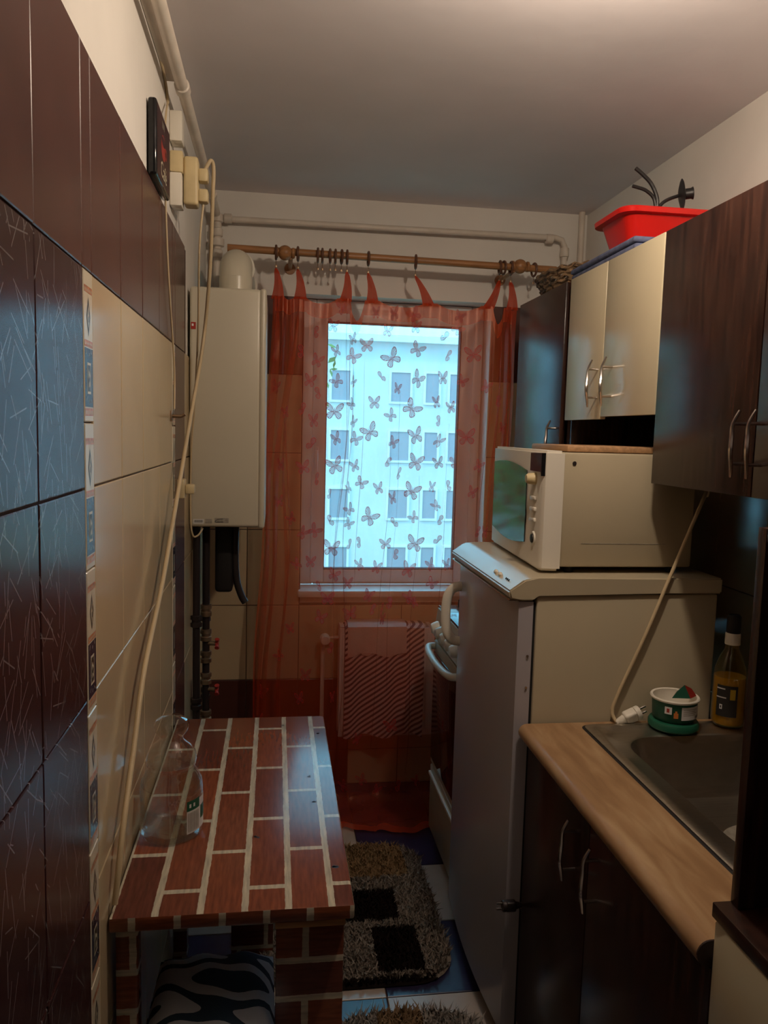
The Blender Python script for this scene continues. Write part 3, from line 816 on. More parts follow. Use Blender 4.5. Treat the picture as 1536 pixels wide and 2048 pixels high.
def cpoint(s, t):
    zt = ztop(-.022+s*1.004); tk = .885
    if t <= tk:
        q = t/tk; z = zt*(1-q)+.060*q
        x, y = cur_xy(s, z); return Vector((x, y, z))
    q = (t-tk)/(1-tk)                     # the surplus length lies on the floor
    x, y = cur_xy(s, .060)
    a = min(1, q*3.2)
    z = .060-.044*math.sin(a*PI/2)+.012*q*(1-q)*4*(.5+.5*math.sin(s*41+q*5))
    return Vector((x+.01*math.sin(9*q+14*s)*q, y-.255*max(0, q-.04)**1.05*(1+.10*math.sin(s*13)), z))
CUR = thing('sheer_curtain', (.47, 3.19, 0), 'sheer orange red curtain printed with butterflies hanging before the window', 'curtain')
bm = NB(); NS, NTT = 300, 120
grid = [[bm.verts.new(cpoint(i/NS, j/NTT)) for i in range(NS+1)] for j in range(NTT+1)]
for j in range(NTT):
    for i in range(NS):
        f = bm.faces.new((grid[j][i], grid[j][i+1], grid[j+1][i+1], grid[j+1][i]))
        if j < 3 or i < 3 or i >= NS-3 or j >= NTT-2: f.material_index = 1
obj('panel', bm, ['sheer', 'sheer_hem'], CUR, smooth=True, fix=False)
for xb, xt in zip(TAB_B, TAB_T):
    bm = NB(); rows = 8; prev = None
    for k in range(rows+1):
        t = k/rows; z = 2.118*(1-t)+2.236*t
        c_ = xb*(1-t)+xt*t+.006*math.sin(t*PI); wd = (.009+.018*(1-t)**1.2)*(1 if t < .95 else .5)
        s_ = (xb+.022)/1.004; yy_ = cpoint(min(max(s_,0),1), 0).y*(1-t)+RY*t
        row = [bm.verts.new((c_+wd*(q/4-.5)*1.9, yy_-.006+.010*abs(q/4-.5)*2*(1-t*.4), z)) for q in range(5)]
        if prev:
            for q in range(4): bm.faces.new((prev[q], prev[q+1], row[q+1], row[q]))
        prev = row
    geo = bmesh.ops.solidify(bm, geom=bm.faces[:], thickness=.0012)
    obj('tab', bm, 'sheer_tab', CUR, smooth=True)

for k, (s0, wob, wd, t0, t1) in enumerate(((.018,.006,.030,.0,1),(.060,.014,.024,.0,1),(.105,.020,.014,.0,.95),(.085,.025,.008,.2,.9),(.300,.014,.0045,.02,.55),(.318,.012,.0035,.03,.9),(.345,.012,.005,.06,.98),(.385,.006,.0025,.1,.5),(.50,.008,.0022,.25,.8),(.545,.006,.002,.15,.7),(.63,.008,.0022,.3,.85),(.74,.006,.0025,.2,.7),(.90,.006,.004,.05,.7),(.945,.006,.010,.0,.8),(.975,.006,.018,.0,1))):
    bm = NB(); prev = None
    for j in range(61):
        t = t0+(t1-t0)*j/60
        sc_ = s0+wob*math.sin(5*t+k*1.7)+.4*wob*math.sin(13*t+k)
        w_ = wd*(.55+.45*math.sin(8*t+k*2.1)**2)*min(1, j/4+.15, (60-j)/4+.15)
        a = cpoint(min(max(sc_-w_/2,0),1), t); b = cpoint(min(max(sc_+w_/2,0),1), t); c_ = cpoint(min(max(sc_,0),1), t)
        row = [bm.verts.new(a+Vector((0,-.0025,0))), bm.verts.new(c_+Vector((0,-.0045-.3*wd,0))), bm.verts.new(b+Vector((0,-.0025,0)))]
        if prev:
            for q in range(2): bm.faces.new((prev[q], prev[q+1], row[q+1], row[q]))
        prev = row
    obj('pleat', bm, 'sheer', CUR, smooth=True, fix=False)
# butterflies printed on the cloth
def butterfly_mesh(kind):
    bm = NB()
    U = [(.03,.05),(.12,.26),(.28,.40),(.43,.45),(.50,.38),(.47,.22),(.38,.08),(.22,-.01),(.03,-.03)]
    Lw = [(.03,-.03),(.22,-.02),(.37,-.10),(.41,-.22),(.34,-.36),(.22,-.40),(.11,-.31),(.02,-.12)]
    if kind == 1:
        U = [(.0,.02),(-.10,.30),(-.02,.47),(.16,.50),(.30,.40),(.30,.22),(.16,.05)]
        Lw = [(.0,.0),(.16,.03),(.34,.02),(.42,-.10),(.36,-.26),(.18,-.34),(.04,-.20)]
    def wing(poly, mirror):
        P = [Vector((p[0]*mirror, 0, p[1])) for p in poly]; c = sum(P, Vector())/len(P)
        root = P[0]
        O = [bm.verts.new(p) for p in P]; I = [bm.verts.new(c+(p-c)*.88) for p in P]
        n = len(P)
        for i in range(n): bm.faces.new((O[i], O[(i+1) % n], I[(i+1) % n], I[i])).material_index = 1
        bm.faces.new(I).material_index = 0
        for i in range(2, n-1):     # veins
            d = (P[i]-root); e = Vector((-d.z, 0, d.x)).normalized()*.007
            a = root+d*.18; b = root+d*.93; o_ = Vector((0,-.004,0))
            bm.faces.new([bm.verts.new(q+o_) for q in (a-e*.6, a+e*.6, b+e*1.3, b-e*1.3)]).material_index = 1
        for i in range(2, n-2):     # wing spots along the edge
            m_ = c+(P[i]+P[i+1]-2*c)*.40
            bm.faces.new([bm.verts.new(m_+Vector((.020*math.cos(t), -.005, .020*math.sin(t)))) for t in [k*PI/3 for k in range(6)]]).material_index = 1
    wing(U, 1); wing(Lw, 1)
    if kind == 0: wing(U, -1); wing(Lw, -1)
    O = [(-.018,.10),(0,.16),(.018,.10),(.014,-.20),(0,-.26),(-.014,-.20)]
    bm.faces.new([bm.verts.new((p[0], -.008, p[1])) for p in O]).material_index = 1
    for s in (-1, 1):
        bm.faces.new([bm.verts.new(p) for p in ((0,-.008,.14),(s*.10,-.008,.30),(s*.11,-.008,.295),(s*.012,-.008,.135))]).material_index = 1
    me = bpy.data.meshes.new('butterfly'); bm.to_mesh(me); bm.free()
    me.materials.append(MATS['butterfly_fill']); me.materials.append(MATS['butterfly_line'])
    return me
BM = [butterfly_mesh(0), butterfly_mesh(1)]
BF = [(.23,2.02),(.24,1.92),(.15,1.99),(.16,1.88),(.31,1.97),(.31,1.9),(.37,1.95),(.47,1.9),(.45,2.01),(.56,2.03),(.57,1.94),(.68,1.99),(.69,1.92),(.73,2.03),(.8,1.93),(.24,1.8),(.31,1.8),(.43,1.82),(.5,1.78),(.58,1.82),(.68,1.83),(.13,1.8),(.17,1.75),(.23,1.68),(.3,1.71),(.4,1.72),(.47,1.67),(.56,1.7),(.66,1.73),(.72,1.71),(.82,1.7),(.15,1.64),(.31,1.64),(.38,1.6),(.24,1.57),(.32,1.57),(.48,1.56),(.58,1.59),(.68,1.65),(.68,1.57),(.79,1.59),(.15,1.54),(.24,1.46),(.32,1.46),(.45,1.48),(.5,1.43),(.58,1.48),(.68,1.48),(.12,1.45),(.85,1.47),(.17,1.4),(.23,1.34),(.3,1.37),(.35,1.39),(.42,1.37),(.48,1.33),(.56,1.36),(.65,1.38),(.72,1.38),(.83,1.36),(.31,1.28),(.39,1.25),(.23,1.23),(.31,1.22),(.49,1.22),(.57,1.25),(.67,1.3),(.68,1.24),(.85,1.19),(.17,1.19),(.24,1.12),(.32,1.13),(.36,1.14),(.46,1.14),(.5,1.09),(.58,1.14),(.68,1.15),(.36,1.05),(.43,1.04),(.56,1.03),(.65,1.05),(.72,1.05),(.22,.91),(.31,.97),(.4,.92),(.46,.86),(.57,.91),(.66,.97),(0,1.77),(.04,1.67),(.03,1.46),(.02,1.31),(.07,1.24),(.1,1.91),(.11,1.68),(.91,1.74),(.94,1.63),(.89,1.19),(.12,1.18),(.15,1.06),(.09,1.05),(.27,2.09),(.4,2.08),(.47,2.08),(.55,2.08),(.74,2.08),(.76,1.82),(.75,1.48),(.86,1.8),(.32,.84),(.25,1.01),(.19,.83),(.14,.58),(.25,.49),(-.04,.51),(.12,.48),(-.05,.39),(.24,.69),(.41,.86),(.5,.88),(.59,.89),(.46,.82),(.39,.12),(.55,.08),(.46,.06),(.31,.09),(.62,.1),(.07,.78),(.03,.67),(.19,.96),(.36,.3),(.5,.35),(.2,.3),(.05,.25)]
BIG = {(.48,1.9),(.47,1.9),(.58,1.82),(.56,1.7),(.38,1.6),(.58,1.59),(.58,1.48),(.56,1.36),(.39,1.25),(.58,1.14),(.56,1.03),(.23,1.68),(.24,1.12),(.24,1.46),(.8,1.93),(.79,1.59)}
rb = random.Random(3)
for (x, z) in BF:
    t = (2.13-z)/2.1
    s = (x+.022+.075*t-.003)/(1.004+.03*t); s = min(max(s, .012), .988)
    e = .004
    x0_, y0_ = cur_xy(s-e, z); x1_, y1_ = cur_xy(s+e, z); xc, yc = cur_xy(s, z)
    ang = max(-.9, min(.9, math.atan2(y1_-y0_, x1_-x0_)))
    o = bpy.data.objects.new('butterfly', BM[0 if ((x, z) in BIG or rb.random() < .72) else 1]); COL.objects.link(o); o.parent = CUR
    o.location = Vector((xc, yc-.0045, z))-CUR.location
    sz = (.078 if (x, z) in BIG else rb.uniform(.052,.066)); fl = (-1 if rb.random() < .5 else 1)*(rb.uniform(.8,1) if (x, z) in BIG else rb.uniform(.55,.95))
    o.scale = (sz*fl, sz, sz)
    o.rotation_euler = (Matrix.Rotation(ang, 4, 'Z') @ Matrix.Rotation(rb.uniform(-.75,.75), 4, 'Y')).to_euler()

# ================================================================== RADIATOR WITH CLOTHS
RD = thing('radiator', (.495, 3.34, .2), 'white panel radiator under the window behind the curtain', 'radiator')
bm = NB(); box(bm, .285, .705, 3.300, 3.312, .262, .750, bev=.004)
for k in range(12): box(bm, .297+k*.034, .297+k*.034+.020, 3.294, 3.301, .29, .725, bev=.003)
obj('panel', bm, 'white_pvc', RD, smooth=True)
for k in range(26): part_box('fin', RD, 'white_pvc', .288+k*.0162, .288+k*.0162+.003, 3.312, 3.372, .27, .748, smooth=False)
part_box('back_panel', RD, 'white_pvc', .285, .705, 3.372, 3.384, .262, .750, bev=.003)
for k in range(14): part_box('grille_slat', RD, 'white_pvc', .287+k*.030, .287+k*.030+.018, 3.302, 3.384, .750, .756, smooth=False)
part_tube('pipe', RD, 'pipe_paint', [(.285,3.34,.70),(.215,3.34,.70),(.215,3.34,.02)], .009, 10)
bm = NB(); lathe(bm, [(0,0),(.022,.002),(.023,.030),(.018,.052),(0,.054)], n=20, tf=Matrix.Translation((.222,3.335,.70)) @ Matrix.Rotation(PI/2,4,'X')); obj('valve', bm, 'white_plastic', RD, smooth=True)
for x in (.33, .66): part_box('bracket', RD, 'white_pvc', x-.012, x+.012, 3.384, 3.402, .35, .68, bev=.002)
def drape(name, mats, x0, x1, zf, zb, yo, label, cat):
    bm = NB(); nx, path = 22, []
    yf, yb_, zt = 3.290-yo, 3.388+yo, .760+yo
    for k in range(15): path.append((yf, zf+(zt-.01-zf)*k/14))
    for k in range(1, 6): path.append((yf+(yb_-yf)*k/6, zt+.003*math.sin(k/6*PI)))
    for k in range(4): path.append((yb_, zt-.01-(zt-.01-zb)*k/3))
    rows = []
    for j, (y, z) in enumerate(path):
        q = max(0, (zt-z))
        rip = lambda i: (x0+(x1-x0)*i/nx)*58
        rows.append([bm.verts.new((x0+(x1-x0)*i/nx, y-(.010*(1+math.sin(rip(i)+1.5*math.sin(rip(i)*.37)))*min(1, q*6) if j < 15 else 0), z+(.010*math.sin(rip(i)*.6) if j == 0 else 0))) for i in range(nx+1)])
    for A, B in zip(rows[:-1], rows[1:]):
        for i in range(nx): bm.faces.new((A[i], A[i+1], B[i+1], B[i]))
    bmesh.ops.recalc_face_normals(bm, faces=bm.faces[:])
    bmesh.ops.solidify(bm, geom=bm.faces[:], thickness=.002)
    return tag(obj(name, bm, mats, None, smooth=True), label, cat)
drape('striped_towel', 'striped_towel', .308, .655, .272, .70, .003, 'diagonally striped dark and white towel draped over the radiator', 'towel')
drape('cloth', 'cloth_pink', .318, .575, .640, .70, .011, 'pale plain cloth folded over the top of the radiator', 'cloth')
#NEXT2
# ================================================================== FRIDGE, MICROWAVE
FR = thing('refrigerator', (.86, 2.12, 0), 'cream white refrigerator carrying the microwave oven', 'refrigerator')
part_box('body', FR, 'white_enamel', .640, 1.118, 1.812, 2.432, .035, 1.214, bev=.006)
bm = NB()
n = 14
prof = [(.632,1.812)]+[(.600-.016*math.sin(PI*(k/n))-.004, 1.812+.004+(.612)*k/n) for k in range(n+1)]+[(.632,2.432)]
prism(bm, prof, 'xy', .055, 1.196)
DR = obj('door', bm, 'window_tinted_enamel', FR, smooth=True)
part_box('door_seal', FR, 'rubber', .632, .640, 1.818, 2.426, .06, 1.19)
bm = NB(); prism(bm, [(.596,1.199),(.572,1.204),(.566,1.224),(.606,1.252),(.640,1.2555),(1.125,1.2555),(1.125,1.216),(.640,1.216),(.632,1.199)], 'xz', 1.806, 2.438)
bmesh.ops.bevel(bm, geom=bm.edges[:], offset=.004, segments=2, affect='EDGES')
obj('top_panel', bm, 'white_enamel', FR, smooth=True)
bm = NB(); prism(bm, [(.590,1.199),(.570,1.199),(.570,1.202),(.590,1.203)], 'xz', 1.812, 2.432); obj('trim_strip', bm, 'chrome', FR)
sl = Matrix.Rotation(-math.atan2(.040, .028), 4, 'Y')
for y in (1.945, 1.985):
    bm = NB(); lathe(bm, [(0,-.002),(.006,-.002),(.006,.004),(.004,.006),(0,.006)], n=14, tf=Matrix.Translation((.585,y,1.2395)) @ sl); obj('knob', bm, 'white_plastic', FR, smooth=True)
for y in (1.868, 1.880, 1.892):
    bm = NB(); lathe(bm, [(0,0),(.0028,0),(.0028,.002),(0,.0024)], n=10, tf=Matrix.Translation((.585,y,1.2392)) @ sl); obj('indicator_light', bm, 'dark_print', FR, smooth=True)
part_box('nameplate', DR, 'chrome', .584, .588, 1.99, 2.06, 1.152, 1.166, bev=.001)
bm = NB(); tube(bm, [(.594,2.395,1.118),(.568,2.395,1.112),(.550,2.395,1.085),(.545,2.395,1.03),(.550,2.395,.975),(.568,2.395,.945),(.594,2.395,.938)], .0105, n=12, smooth=5, flat=1.5)
obj('handle', bm, 'white_plastic', DR, smooth=True)
for y in (1.86, 2.38):
    for x in (.68, 1.08): part_tube('foot', FR, 'rubber', [(x,y,.001),(x,y,.036)], .018, 12)
for z in (.98, 1.06): part_tube('screw', FR, 'chrome', [(.622,1.8125,z),(.622,1.8095,z)], .003, 8)

MW = thing('microwave_oven', (.87, 2.14, 1.257), 'cream white microwave oven standing on the refrigerator', 'microwave')
part_box('casing', MW, 'white_enamel', .715, 1.072, 1.872, 2.412, 1.272, 1.562, bev=.006)
bm = NB(); prism(bm, [(.716,1.870),(.692,1.870),(.670,1.874),(.662,1.886),(.689,2.404),(.697,2.412),(.716,2.414)], 'xy', 1.262, 1.566)
bmesh.ops.bevel(bm, geom=[e for e in bm.edges if abs(e.verts[0].co.z-e.verts[1].co.z) < 1e-5], offset=.006, segments=2, affect='EDGES')
FP = obj('front_panel', bm, 'white_plastic', MW, smooth=True)
def bulge(y): return .662+.027*(y-1.886)/.516
bm = NB(); ny, nz_ = 16, 10; g = []
for j in range(nz_+1):
    row = []
    for i in range(ny+1):
        y = 2.005+.382*i/ny; q = i/ny
        zt_ = 1.520+.012*math.sin(PI*q)-.010*(1-q); zb_ = 1.318-.016*math.sin(PI*q)
        z = zb_+(zt_-zb_)*j/nz_
        row.append(bm.verts.new((bulge(y)-.0025, y, z)))
    g.append(row)
for j in range(nz_):
    for i in range(ny): bm.faces.new((g[j][i], g[j][i+1], g[j+1][i+1], g[j+1][i]))
bmesh.ops.recalc_face_normals(bm, faces=bm.faces[:]); bmesh.ops.solidify(bm, geom=bm.faces[:], thickness=.002)
obj('door_window', bm, 'black_gloss', MW, smooth=True)
bm = NB(); prism(bm, [(1.880,1.512),(1.962,1.512),(1.962,1.558),(1.876,1.560),(1.876,1.502)], 'yz', .658, .702); obj('display', bm, 'black_gloss', MW)
bm = NB(); lathe(bm, [(0,0),(.016,0),(.014,.020),(.010,.026),(0,.027)], n=24, tf=Matrix.Translation((.665,1.935,1.492)) @ Matrix.Rotation(-PI/2,4,'Y')); obj('knob', bm, 'cream_plastic', MW, smooth=True)
for z in (1.442, 1.414, 1.386):
    bm = NB(); box(bm, .657, .688, 1.915, 1.955, z-.005, z+.005, bev=.003); obj('button', bm, 'white_plastic', MW, smooth=True)
bm = NB(); lathe(bm, [(.017,-.004),(.019,.0),(.017,.004),(.0125,.004),(.012,-.004)], n=24, tf=Matrix.Translation((.6635,1.928,1.338)) @ Matrix.Rotation(-PI/2,4,'Y')); obj('dial_ring', bm, 'white_plastic', MW, smooth=True)
bm = NB(); lathe(bm, [(0,0),(.012,0),(.011,.006),(0,.007)], n=20, tf=Matrix.Translation((.6635,1.928,1.338)) @ Matrix.Rotation(-PI/2,4,'Y')); obj('dial', bm, 'dark_print', MW, smooth=True)
part_tube('screw', MW, 'dark_metal', [(.742,1.8725,1.536),(.742,1.8695,1.536)], .005, 10)
part_box('seam', MW, 'grey_print', .770, 1.00, 1.8713, 1.8722, 1.332, 1.3335, bev=0)
for x in (.75, 1.03):
    for y in (1.90, 2.38): part_tube('foot', MW, 'rubber', [(x,y,1.2558),(x,y,1.273)], .012, 10)
CB = obj('cutting_board', (lambda b: (box(b, .735, 1.060, 1.905, 2.19, 1.5635, 1.580, bev=.004), b)[1])(NB()), 'wood_board', None, smooth=True)
tag(CB, 'flat wooden cutting board lying on top of the microwave', 'cutting board')

# ================================================================== STOVE
SV = thing('gas_stove', (.88, 2.67, 0), 'white gas stove with dark oven door between refrigerator and window wall', 'stove')
part_box('body', SV, 'white_enamel', .640, 1.15, 2.452, 2.888, .004, .930, bev=.004)
part_box('hob', SV, 'black_gloss', .628, 1.15, 2.450, 2.890, .930, .945, bev=.004)
bm = NB(); prism(bm, [(.640,.820),(.612,.826),(.626,.935),(.640,.935)], 'xz', 2.452, 2.888); obj('control_panel', bm, 'white_enamel', SV)
for k in range(5):
    y = 2.505+k*.078
    bm = NB(); lathe(bm, [(0,0),(.024,0),(.025,.006),(.020,.026),(.016,.030),(0,.031)], n=22, tf=Matrix.Translation((.6175,y,.875)) @ Matrix.Rotation(-PI/2-.13,4,'Y')); obj('knob', bm, 'white_plastic', SV, smooth=True)
OD = part_box('oven_door', SV, 'white_enamel', .616, .640, 2.456, 2.884, .325, .812, bev=.004)
part_box('door_glass', OD, 'oven_glass', .612, .617, 2.468, 2.872, .350, .770, bev=.001)
bm = NB(); tube(bm, [(.614,2.478,.792),(.588,2.485,.792),(.574,2.56,.792),(.570,2.67,.792),(.574,2.78,.792),(.588,2.855,.792),(.614,2.862,.792)], .013, n=12, smooth=5); obj('door_handle', bm, 'white_plastic', OD, smooth=True)
dw = part_box('drawer', SV, 'white_enamel', .616, .640, 2.456, 2.884, .06, .315, bev=.004)
part_box('drawer_lip', dw, 'white_plastic', .606, .617, 2.47, 2.87, .280, .294, bev=.003)
for (x, y) in ((.76,2.56),(.76,2.78),(1.02,2.56),(1.02,2.78)):
    bm = NB(); lathe(bm, [(0,.9448),(.032,.9448),(.034,.955),(.022,.960),(0,.961)], (x,y,0), 20); obj('burner', bm, 'iron_black', SV, smooth=True)
    bm = NB()
    for a in range(4):
        c_, s_ = math.cos(a*PI/2+.78), math.sin(a*PI/2+.78)
        tube(bm, [(x+c_*.02,y+s_*.02,.972),(x+c_*.09,y+s_*.09,.972),(x+c_*.09,y+s_*.09,.946)], .004, n=6)
    tube(bm, [(x+.06*math.cos(t),y+.06*math.sin(t),.972) for t in [i*PI/8 for i in range(16)]], .004, n=6, closed=True)
    obj('pan_support', bm, 'iron_black', SV, smooth=True)

# ================================================================== WALL CABINETS
def bow_handle(name, parent, x, y, z0, z1, ref=None):
    """bowed bar on two posts, on a door that faces the aisle"""
    bm = NB(); L = z1-z0; off = .030
    pts = [(x-off+.006, y+.010, z0),(x-off+.0, y+.002, z0+.18*L),(x-off-.006, y-.004, z0+.38*L),(x-off-.002, y+.002, z0+.6*L),(x-off+.0, y+.004, z0+.8*L),(x-off+.008, y-.004, z1)]
    tube(bm, pts, lambda t: .0028+.0022*math.sin(PI*t), n=8, smooth=5)
    for q in (.2, .8): tube(bm, [(x, y+.003, z0+q*L),(x-off, y+.003, z0+q*L)], .0035, n=8)
    return obj(name, bm, 'chrome', parent, smooth=True)
CX, CXB, CZT = .925, 1.336, 2.100
def carcass(t_, y0, y1, z0, z1, bottom=True, mats='wenge', th=.018):
    part_box('side_panel', t_, mats, CX+.020, CXB, y0, y0+th, z0, z1, bev=.001)
    part_box('side_panel', t_, mats, CX+.020, CXB, y1-th, y1, z0, z1, bev=.001)
    part_box('top_panel', t_, mats, CX+.020, CXB, y0+th, y1-th, z1-th, z1, bev=.001)
    if bottom: part_box('bottom_panel', t_, mats, CX+.020, CXB, y0+th, y1-th, z0, z0+th, bev=.001)
    part_box('back_panel', t_, 'black_matte', CXB-.006, CXB-.001, y0+th, y1-th, z0+th, z1-th)
W1 = thing('wall_cabinet', (1.13, 1.42, 1.492), 'dark brown wall cabinet with two doors above the sink', 'cabinet')
carcass(W1, 1.00, 1.828, 1.492, CZT)
for (a, b, hy) in ((1.415,1.826,1.438),(1.002,1.411,1.385)):
    d = part_box('door', W1, 'wenge', CX, CX+.018, a, b, 1.492, CZT, bev=.0015); bow_handle('handle', d, CX, hy, 1.530, 1.662)
W2 = thing('wall_cabinet', (1.13, 2.14, 1.50), 'wall cabinet with two cream doors above an open niche over the microwave', 'cabinet')
carcass(W2, 1.831, 2.440, 1.495, CZT, bottom=False)
part_box('daylight_block_panel', W2, 'wenge', 1.078, CXB, 2.4605, 2.4785, .985, 1.4945, bev=.001)  # unseen panel added to keep daylight off the right wall
part_box('shelf', W2, 'wenge', CX+.022, CXB-.008, 1.849, 2.422, 1.665, 1.681, bev=.001)
for (a, b, hy, dz) in ((2.161,2.438,2.186,-.006),(1.832,2.157,2.088,.001)):
    d = part_box('door', W2, 'white_door', CX, CX+.018, a, b, 1.661+dz, CZT, bev=.0015); bow_handle('handle', d, CX, hy, 1.690, 1.825)
W3 = thing('wall_cabinet', (1.13, 2.70, 1.50), 'dark brown single-door wall cabinet at the window end, above the stove', 'cabinet')
carcass(W3, 2.446, 2.966, 1.495, CZT)
d = part_box('door', W3, 'wenge', CX, CX+.018, 2.478, 2.964, 1.495, CZT, bev=.0015); bow_handle('handle', d, CX, 2.512, 1.525, 1.655)

# things on top of the cabinets
bm = NB(); nx_, ny_ = 14, 26
for lay in range(2):
    box(bm, .940-.004*lay, 1.26, 2.02, 2.47, CZT+.002+lay*.018, CZT+.018+lay*.018, bev=.007, seg=3)
for v in bm.verts: v.co.z += .0025*math.sin(v.co.y*60)*(v.co.z > CZT+.01); v.co.x += .004*math.sin(v.co.y*40)*(v.co.x < 1.0)
BC = obj('folded_cloth', bm, 'blue_cloth', None, smooth=True); tag(BC, 'folded blue cloth on top of the cream doored cabinet under the red basin', 'cloth')
def rrect(cx, cy, hx, hy, r, z, n=6):
    out = []
    for (sx, sy, a0) in ((1,1,0),(-1,1,PI/2),(-1,-1,PI),(1,-1,3*PI/2)):
        for k in range(n+1):
            a = a0+k/n*PI/2; out.append(Vector((cx+sx*(hx-r)+r*math.cos(a), cy+sy*(hy-r)+r*math.sin(a), z)))
    return out
def loft(bm, rings, m=0, cap0=True, cap1=False):
    R_ = [[bm.verts.new(p) for p in r] for r in rings]; n = len(R_[0])
    for A, B in zip(R_[:-1], R_[1:]):
        for i in range(n): bm.faces.new((A[i], A[(i+1) % n], B[(i+1) % n], B[i])).material_index = m
    if cap0: bm.faces.new(list(reversed(R_[0]))).material_index = m
    if cap1: bm.faces.new(R_[-1]).material_index = m
bx_, by_, bz_ = 1.115, 2.235, CZT+.040
bm = NB()
loft(bm, [rrect(bx_,by_,.120,.070,.03,bz_), rrect(bx_,by_,.126,.076,.03,bz_+.004), rrect(bx_,by_,.150,.100,.035,bz_+.088), rrect(bx_,by_,.170,.118,.045,bz_+.090), rrect(bx_,by_,.172,.120,.045,bz_+.102), rrect(bx_,by_,.168,.116,.042,bz_+.106), rrect(bx_,by_,.147,.097,.034,bz_+.103), rrect(bx_,by_,.123,.073,.03,bz_+.008)], cap1=True)
o = obj('washing_basin', bm, 'red_plastic', None, smooth=True); tag(o, 'red plastic basin sitting on the folded cloth above the cabinets', 'basin')
KC = thing('candle_holder', (1.09, 2.22, bz_+.01), 'black iron candle holder with curved arms standing in the red basin', 'candle holder')
part_tube('stem', KC, 'iron_black', [(1.090,2.22,bz_+.009),(1.091,2.22,2.27)], .006, 8)
bm = NB(); lathe(bm, [(0,bz_+.0085),(.035,bz_+.0085),(.03,bz_+.013),(0,bz_+.016)], (1.09,2.22,0), 20); obj('base', bm, 'iron_black', KC, smooth=True)
part_tube('arm', KC, 'iron_black', [(1.091,2.22,2.262),(1.090,2.22,2.298),(1.070,2.22,2.337),(1.042,2.22,2.362),(1.019,2.22,2.378)], .0058, 8, smooth=5)
part_tube('arm', KC, 'iron_black', [(1.089,2.22,2.262),(1.080,2.22,2.298),(1.055,2.22,2.318),(1.030,2.22,2.325),(1.013,2.22,2.328)], .0052, 8, smooth=5)
am = part_tube('arm', KC, 'iron_black', [(1.092,2.22,2.262),(1.104,2.22,2.283),(1.125,2.22,2.298),(1.160,2.22,2.312)], .005, 8, smooth=5)
tf = Matrix.Translation((1.160,2.22,2.313)) @ Matrix.Rotation(-.32,4,'Z') @ Matrix.Rotation(PI/2-.12,4,'Y')
bm = NB(); lathe(bm, [(0,-.003),(.020,-.002),(.040,.004),(.044,.006),(.040,.008),(.018,.004),(0,.004)], n=26, tf=tf); obj('drip_dish', bm, 'iron_black', am, smooth=True)
bm = NB(); lathe(bm, [(0,.004),(.015,.004),(.015,.030),(.018,.036),(.014,.037),(.0125,.012),(0,.012)], n=20, tf=tf); obj('candle_cup', bm, 'iron_black', am, smooth=True)
BK = thing('wicker_basket', (1.06, 2.74, CZT), 'shallow brown wicker basket on top of the cabinet near the curtain rod', 'basket')
for k in range(6):
    bm = NB(); hx, hy = .100+.006*k, .185+.007*k; z = CZT+.010+k*.0125; n = 84
    tube(bm, [(1.062+hx*math.cos(t)*(1+.035*math.sin(t*21+k*PI)), 2.735+hy*math.sin(t)*(1+.022*math.sin(t*21+k*PI)), z+.004*math.sin(t*21+k)) for t in [i*2*PI/n for i in range(n)]], .0082, n=6, closed=True)
    obj('strand', bm, 'wicker', BK, smooth=True)
bm = NB(); lathe(bm, [(0,.001),(1.0,.001),(1.0,.010),(0,.010)], (0,0,0), 40, tf=Matrix.Translation((1.062,2.735,CZT)) @ Matrix.Diagonal((.10,.185,1,1))); obj('bottom', bm, 'wicker', BK)
bm = NB(); tube(bm, [(1.062,2.565,CZT+.07),(1.062,2.545,CZT+.095),(1.062,2.52,CZT+.10),(1.062,2.495,CZT+.085),(1.062,2.485,CZT+.06)], .006, n=8, smooth=5); obj('handle', bm, 'wicker', BK, smooth=True)

# ================================================================== COUNTER, SINK, BASE CABINET
KT = thing('worktop', (.97, 1.385, .85), 'beige travertine patterned worktop with rounded front edge', 'worktop')
bm = NB()
sx0, sx1, sy0, sy1 = .775, 1.245, 1.115, 1.762
prof = [(.775,.850),(.775,.890)]+[(.6255-.0205*math.sin(a), .8695+.0205*math.cos(a)) for a in [k*PI/10 for k in range(0, 9)]]+[(.622,.850)]
prism(bm, prof, 'xz', .972, 1.803)
box(bm, sx1, 1.335, .972, 1.803, .850, .890); box(bm, sx0, sx1, .972, sy0, .850, .890); box(bm, sx0, sx1, sy1, 1.803, .850, .890)
obj('board', bm, 'counter', KT, smooth=True)
bm = NB(); prism(bm, [(.6255-.0205*math.sin(a)*1.0, .8695+.0205*math.cos(a)) for a in [k*PI/10 for k in range(0, 9)]]+[(.622,.850),(1.33,.850),(1.33,.890)], 'xz', .969, .972); obj('end_cap', bm, 'dark_hull', KT)
SI = thing('kitchen_sink', (1.01, 1.44, .89), 'stainless steel inset sink in the beige worktop', 'sink')
bm = NB(); cx_, cy_ = 1.010, 1.4385
loft(bm, [rrect(cx_,cy_,.249,.340,.022,.8905), rrect(cx_,cy_,.250,.341,.022,.8935), rrect(cx_,cy_,.246,.337,.022,.8955), rrect(cx_,cy_,.228,.319,.024,.8955), rrect(cx_,cy_,.224,.315,.024,.8925),
  rrect(cx_+.004,cy_-.006,.200,.275,.085,.8920), rrect(cx_+.004,cy_-.006,.194,.269,.083,.889), rrect(cx_+.004,cy_-.006,.186,.261,.08,.872), rrect(cx_+.004,cy_-.006,.176,.251,.08,.775), rrect(cx_+.004,cy_-.006,.160,.235,.08,.748), rrect(cx_+.004,cy_-.006,.12,.19,.08,.738), rrect(cx_+.004,cy_-.006,.03,.04,.028,.733)], cap0=False, cap1=True)
obj('bowl', bm, 'steel', SI, smooth=True)
